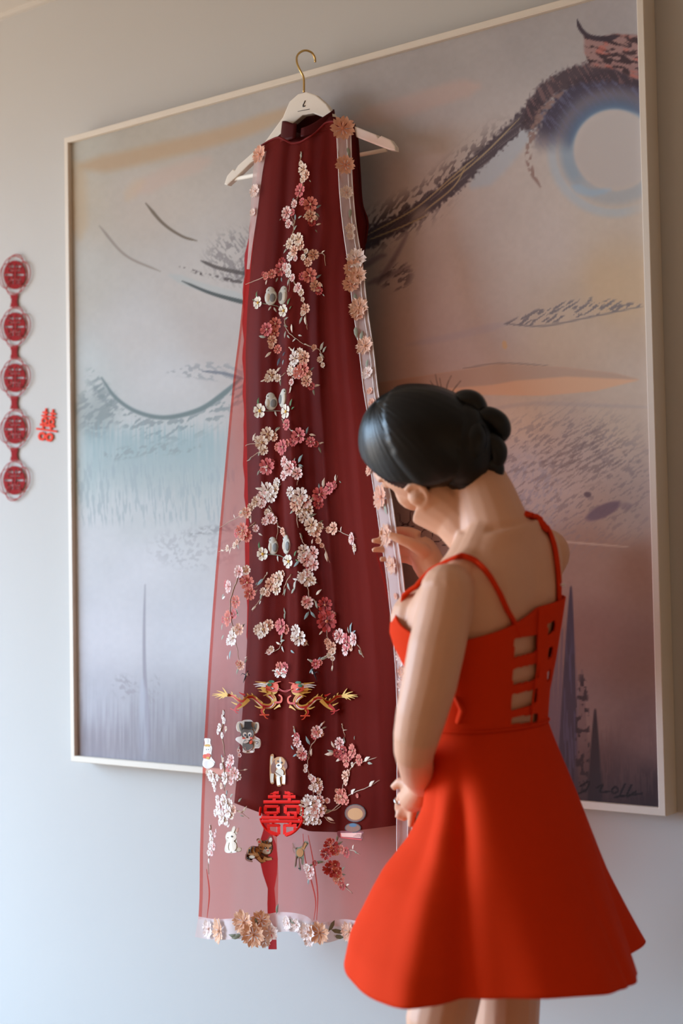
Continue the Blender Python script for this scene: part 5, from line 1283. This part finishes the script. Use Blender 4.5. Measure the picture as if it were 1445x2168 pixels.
# skirt: flared, with soft folds at the hem
HEM_Z = CAM[2] - .602
hemc = at_z(1054, 1700, 2.2); hemc.z = HEM_Z
POL = [(-180,.222),(-160,.205),(-142,.186),(-122,.246),(-100,.235),(-60,.24),(-25,.262),(-8,.262),(10,.250),(30,.236),(60,.248),(84,.262),(95,.266),(102,.252),(109,.226),(122,.232),(140,.250),(158,.250),(172,.232),(180,.218)]
def hem_r(deg):
    deg = (deg + 180) % 360 - 180
    xs_ = [p[0] for p in POL]; i = max(0, min(len(xs_) - 2, int(np.searchsorted(xs_, deg, 'right')) - 1))
    t = (deg - xs_[i]) / (xs_[i + 1] - xs_[i]); t = t * t * (3 - 2 * t)
    return POL[i][1] * (1 - t) + POL[i + 1][1] * t
wc = at_z(1027, 1530, ZW)
NA2, NB2 = 180, 60
v, f = [], []
for j in range(NB2 + 1):
    h = j / NB2
    for i in range(NA2):
        th = 2 * PI * i / NA2; dg_ = math.degrees(th)
        w = ring_pt(3, th, .0075)
        e = hemc + (FWD * math.cos(th) + LFT * math.sin(th)) * hem_r(dg_)
        e.z = HEM_Z + .010 * math.sin(3 * th + .5) + (.016 if 60 < dg_ < 80 else 0) * 0
        base = hemc + (FWD * math.cos(th) + LFT * math.sin(th)) * .235; base.z = e.z
        wf = smooth01((math.cos(th - .55) + .15) / .8)
        flare = h ** 1.2 * (1 - wf) + interp([(0,0),(.2,.03),(.35,.10),(.5,.28),(.72,.66),(.9,.94),(1,1)], h)[0] * wf
        p = w * (1 - flare) + (base * (1 - h ** 1.6) + e * h ** 1.6) * flare
        p.z = w.z * (1 - h) + e.z * h
        # rounded hip just under the waist
        p = p + (FWD * math.cos(th) + LFT * math.sin(th)) * (.006 * (1 - wf) * math.sin(PI * min(1, h * 1.5)) if h < .67 else 0)
        p = p - (FWD * math.cos(th) + LFT * math.sin(th)) * (.017 * wf * math.sin(PI * h / .64) if h < .64 else 0)
        p = p + (FWD * math.cos(th) + LFT * math.sin(th)) * .024 * smooth01((h - .05) / .4) * (1 - .6 * h) * (math.exp(-((dg_ - 94) / 10) ** 2) - .9 * math.exp(-((dg_ - 110) / 7) ** 2))
        v.append(p)
for j in range(NB2):
    for i in range(NA2): f.append((j * NA2 + i, (j + 1) * NA2 + i, (j + 1) * NA2 + (i + 1) % NA2, j * NA2 + (i + 1) % NA2))
sk = mesh_obj('skirt', v, f, M_REDDRESS, gown)
md = sk.modifiers.new('thickness', 'SOLIDIFY'); md.thickness = .003; md.offset = 0
# waist seam
mb = MB(); mb.tube([ring_pt(3, 2 * PI * i / 60, .0105) for i in range(61)], .0022, 6, cap=False); mb.build('waist_seam', M_REDDRESS, gown)
# side tie bow of cloth at the left waist
mb = MB(); mb.tube([on_body(968, 1470, .012), on_body(980, 1500, .012), on_body(972, 1528, .013)], [.006, .010, .006], 8, flat=.5); mb.build('gathered_pleat', M_REDDRESS, gown)
# back zip line
mb = MB(); zp = [ring_pt(3.05 + 4.2 * k / 20, PI - .02, .0125) for k in range(21)]; mb.tube(zp, .0016, 5); mb.build('back_zip', M_REDDRESS, gown)
# straps
def strap(pxs, front):
    pts = [on_body(x, y, .0035) for x, y in smooth_path(pxs, 5)]
    pts = [Vector(p) for p in front] + pts
    P = [Vector(q) for q in smooth_path([tuple(p) for p in pts], 2)]
    mb = MB(); mb.tube(P, .0080, 8, flat=.45, ref=(P[1] - P[0]).cross(LFT)); return mb.build('strap', M_REDDRESS, gown)
def top_of(k, th): return ring_pt(top_k(th), th, .006)
def near(p, off=.004):
    h, nrm, _, _ = BV.find_nearest(p); return h + nrm * off
pL = on_body(968, 1181, .004); pR = on_body(1112, 1092, .004)
for pxs, p0, ang in (([(970,1182),(985,1183),(1008,1194),(1032,1218),(1052,1252),(1070,1290),(1084,1318),(1092,1345)], pL, .62),
                     ([(1112,1092),(1130,1096),(1150,1112),(1166,1145),(1174,1185),(1178,1225),(1179,1262),(1178,1284)], pR, -.62)):
    e_ = top_of(0, ang)
    fr = [e_] + [near(e_ * (1 - t) + p0 * t + FWD * .03 * math.sin(PI * t)) for t in (.25, .5, .75)]
    strap(pxs, fr)
mb = MB(); sp = on_body(1179, 1238, .008); mb.ball(sp, (.006, .004, .0025), 8, 5); mb.build('strap_slider', M_SILVER, gown)
# ring on her left hand
mb = MB(); rc = at_z(846, 1696, 2.322); ax = (at_z(844,1700,2.325) - at_z(850,1684,2.315)).normalized(); u_ = ax.orthogonal().normalized(); w_ = ax.cross(u_)
mb.tube([rc + (u_ * math.cos(a) + w_ * math.sin(a)) * .0088 for a in [2 * PI * k / 20 for k in range(21)]], .0013, 6, cap=False)
ring_o = mb.build('finger_ring', mat('silver_metal', srgb(225, 225, 225), .2, .5, metal=1.0), woman)
mb = MB(); mb.ball(rc - Vector(FW) * .0098, .0032, 8, 5); mb.build('gem', M_SILVER, ring_o)

# ---------------------------------------------------------------- hair
NU, NV = 96, 64
v, f, ok = [], [], []
def hairline(fx, lx): 
    return interp([(-1, -.62), (-.6, -.52), (-.3, -.34), (-.05, -.12), (.15, -.02), (.35, .10), (.6, .34), (.8, .50), (1, .56)], fx)[0]
for j in range(NV + 1):
    th = PI * j / NV
    for i in range(NU):
        ph = 2 * PI * i / NU
        d = (math.sin(th) * math.cos(ph), math.sin(th) * math.sin(ph), math.cos(th))
        m_ = d[2] - hairline(d[0], d[1])
        t_ = .0045 + .0105 * smooth01(m_ / .35) + .0009 * math.sin(ph * 41 + 3 * th) * smooth01(m_ / .2)
        if d[0] < -.2: t_ += .004 * smooth01(m_ / .4)
        v.append(skull(d, t_)); ok.append(m_ > -.04)
for j in range(NV):
    for i in range(NU):
        q = (j * NU + i, (j + 1) * NU + i, (j + 1) * NU + (i + 1) % NU, j * NU + (i + 1) % NU)
        if all(ok[k] for k in q): f.append(q)
hair = mesh_obj('hair', v, f, M_HAIR, woman)
bm = bmesh.new(); bm.from_mesh(hair.data); bmesh.ops.delete(bm, geom=[q for q in bm.verts if not q.link_faces], context='VERTS'); bmesh.ops.remove_doubles(bm, verts=bm.verts, dist=1e-5); bm.to_mesh(hair.data); bm.free()
md = hair.modifiers.new('thickness', 'SOLIDIFY'); md.thickness = .006; md.offset = -1
# curled bun: overlapping rolls of hair
ZB = 2.235
def roll(pts, rad, name='bun_curl'):
    mb = MB(); P = smooth_path(pts, 6); n = len(P)
    R_ = [float(np.interp(i / (n - 1), np.linspace(0, 1, len(rad)), rad)) for i in range(n)]
    mb.tube([at_z(*p) for p in P], R_, 14); o = mb.build(name, M_HAIR, hair)
    return o
roll([(958,870,2.262),(975,905,2.238),(982,945,2.230),(975,985,2.24),(955,1005,2.262)], [.034, .046, .050, .046, .030], 'bun_core')
roll([(962,872,2.250),(978,850,2.236),(1000,852,2.230),(1010,874,2.234),(1000,898,2.236)], [.014, .0175, .0185, .0175, .013])
roll([(1000,892,2.230),(1028,882,2.222),(1052,893,2.222),(1058,914,2.228),(1040,934,2.23)], [.014, .0165, .0175, .017, .012])
roll([(1008,930,2.222),(1036,934,2.216),(1052,955,2.218),(1046,976,2.224),(1024,980,2.226)], [.014, .0165, .0165, .015, .012])
roll([(1000,975,2.224),(1030,980,2.222),(1050,990,2.226),(1040,1010,2.232),(1012,1014,2.236)], [.014, .0140, .0130, .0135, .013])
roll([(935,870,2.235),(922,892,2.222),(918,925,2.216),(926,955,2.222),(945,975,2.23)], [.012, .0165, .0185, .0165, .012])
roll([(965,890,2.215),(962,920,2.204),(970,950,2.202),(985,972,2.21)], [.014, .019, .020, .014])
roll([(1000,895,2.212),(1004,925,2.200),(1000,955,2.202),(990,985,2.214)], [.014, .020, .020, .015])
roll([(930,985,2.236),(960,1006,2.226),(992,1016,2.226),(1020,1010,2.236)], [.014, .019, .019, .012])
# fly-away strands above the crown
for k, (a, b, c) in enumerate([((935,835),(926,815),(921,792)), ((945,836),(946,815),(955,795)), ((940,838),(934,822),(930,800)), ((950,840),(962,822),(975,806)), ((928,832),(918,818),(910,806))]):
    mb = MB(); mb.tube([at_z(*p, 2.26) for p in smooth_path([a, b, c], 4)], [.0007] * 6 + [.0005] * 3, 4); mb.build('loose_strand', M_HAIR, hair)

# ------------------------------------------------------------------ wedding paper-cuts on the wall
M_PAPER = sheer_mat('red_cut_paper', (0.42, 0.045, 0.05, 1), (1, .75, .75, 1), .84, .25, .05)
M_PAPER_EDGE = mat('red_paper_loop', (0.42, 0.05, 0.05), .7, .2)
M_STICKER = mat('vermilion_felt_paper', srgb(226, 58, 24), .7, .2)
def cut_sheet(name, cx, cy, w, h, mask, mt, parent, y=-.004, n=58, thick=.0012, ang=0.0):
    """thin sheet with real holes: cells of a fine grid kept where mask(u, v) is true, u and v in -1..1"""
    nu = n; nv = int(n * h / w); c, s = math.cos(ang), math.sin(ang)
    idx, v, f = {}, [], []
    def vid(i, j):
        if (i, j) not in idx:
            u, q = (2 * i / nu - 1) * w / 2, (1 - 2 * j / nv) * h / 2
            idx[(i, j)] = len(v); v.append(at_y(cx + u * c + q * s, cy - q * c + u * s, y))
        return idx[(i, j)]
    for j in range(nv):
        for i in range(nu):
            if mask(2 * (i + .5) / nu - 1, 1 - 2 * (j + .5) / nv): f.append((vid(i, j), vid(i, j + 1), vid(i + 1, j + 1), vid(i + 1, j)))
    o = mesh_obj(name, v, f, mt, parent, False)
    md = o.modifiers.new('thickness', 'SOLIDIFY'); md.thickness = thick; md.offset = 0
    return o
def box_in(u, v, b): return b[0] <= u <= b[2] and b[1] <= v <= b[3]
def medallion_mask(u, v):
    if u * u + v * v > 1: return False
    au = abs(u)
    for b in ((.06, .52, .62, .64), (.18, .40, .28, .78), (.06, .26, .50, .36), (.10, -.06, .86, .06), (.06, -.40, .16, -.14), (.16, -.40, .56, -.30), (.46, -.40, .56, -.14), (.10, -.66, .20, -.48), (.30, -.70, .40, -.50)):
        if box_in(au, v, b): return False
    return True
gar = empty('paper_cut_garland', at_y(31, 620, -.004), 'vertical chain of five red double-happiness paper-cut medallions stuck on the wall', 'wall decoration')
cents = [(31,582),(31,692),(31,800),(31,909),(30,1017)]
for k, (cx, cy) in enumerate(cents):
    m = cut_sheet('medallion', cx, cy, 46, 60, medallion_mask, M_PAPER, gar)
    for (dx, dy, rx_, ry_, tw) in ((2, -26, 15, 18, .5), (-1, 26, 15, 18, .5), (-18, 2, 14, 26, .1), (18, -2, 15, 26, .1), (0, 0, 28, 40, 0)):
        mb = MB(); pts = []
        for i in range(25):
            a = 2 * PI * i / 24; x, y = rx_ * math.cos(a), ry_ * math.sin(a)
            pts.append(at_y(cx + dx + x * math.cos(tw) - y * math.sin(tw), cy + dy + x * math.sin(tw) + y * math.cos(tw), -.0055))
        mb.tube(pts, .0011, 5, cap=False); mb.build('paper_loop', M_PAPER_EDGE, m)
for (cx, cy) in ((30,637),(30,746),(30,853),(30,962)):
    cut_sheet('paper_link', cx, cy, 18, 26, lambda u, v: abs(u) < .62 + .35 * abs(v), M_PAPER, gar, n=12)
def ring_in(u, v, cx, cy, r0, r1): return r0 < math.hypot(u - cx, (v - cy)) < r1
def sticker_mask(u, v):
    au = abs(u); q = v
    if au > 0:
        if box_in(au, q, (.26, .36, .42, .99)) or box_in(au, q, (.10, .70, .62, .80)) or box_in(au, q, (.04, .50, .68, .60)): return True
        if ring_in(au, q * 1.5, .34, .27 * 1.5, .14, .30): return True
        if box_in(au, q, (0, -.04, .70, .12)) and not ring_in(au, q, .34, .04, 0, .05): return True
        if box_in(au, q, (0, -.30, 1.0, -.18)): return True
        if ring_in(au, (q + .62) * 1.45, .36, 0, .17, .37): return True
        if box_in(au, q, (.30, -.20, .44, .0)): return True
    return False
st = cut_sheet('double_happiness_sticker', 100, 902, 44, 74, sticker_mask, M_STICKER, None, y=-.0025, n=54, thick=.002, ang=.14)
tag(st, 'small bright vermilion double-happiness character sticker beside the picture frame', 'sticker')
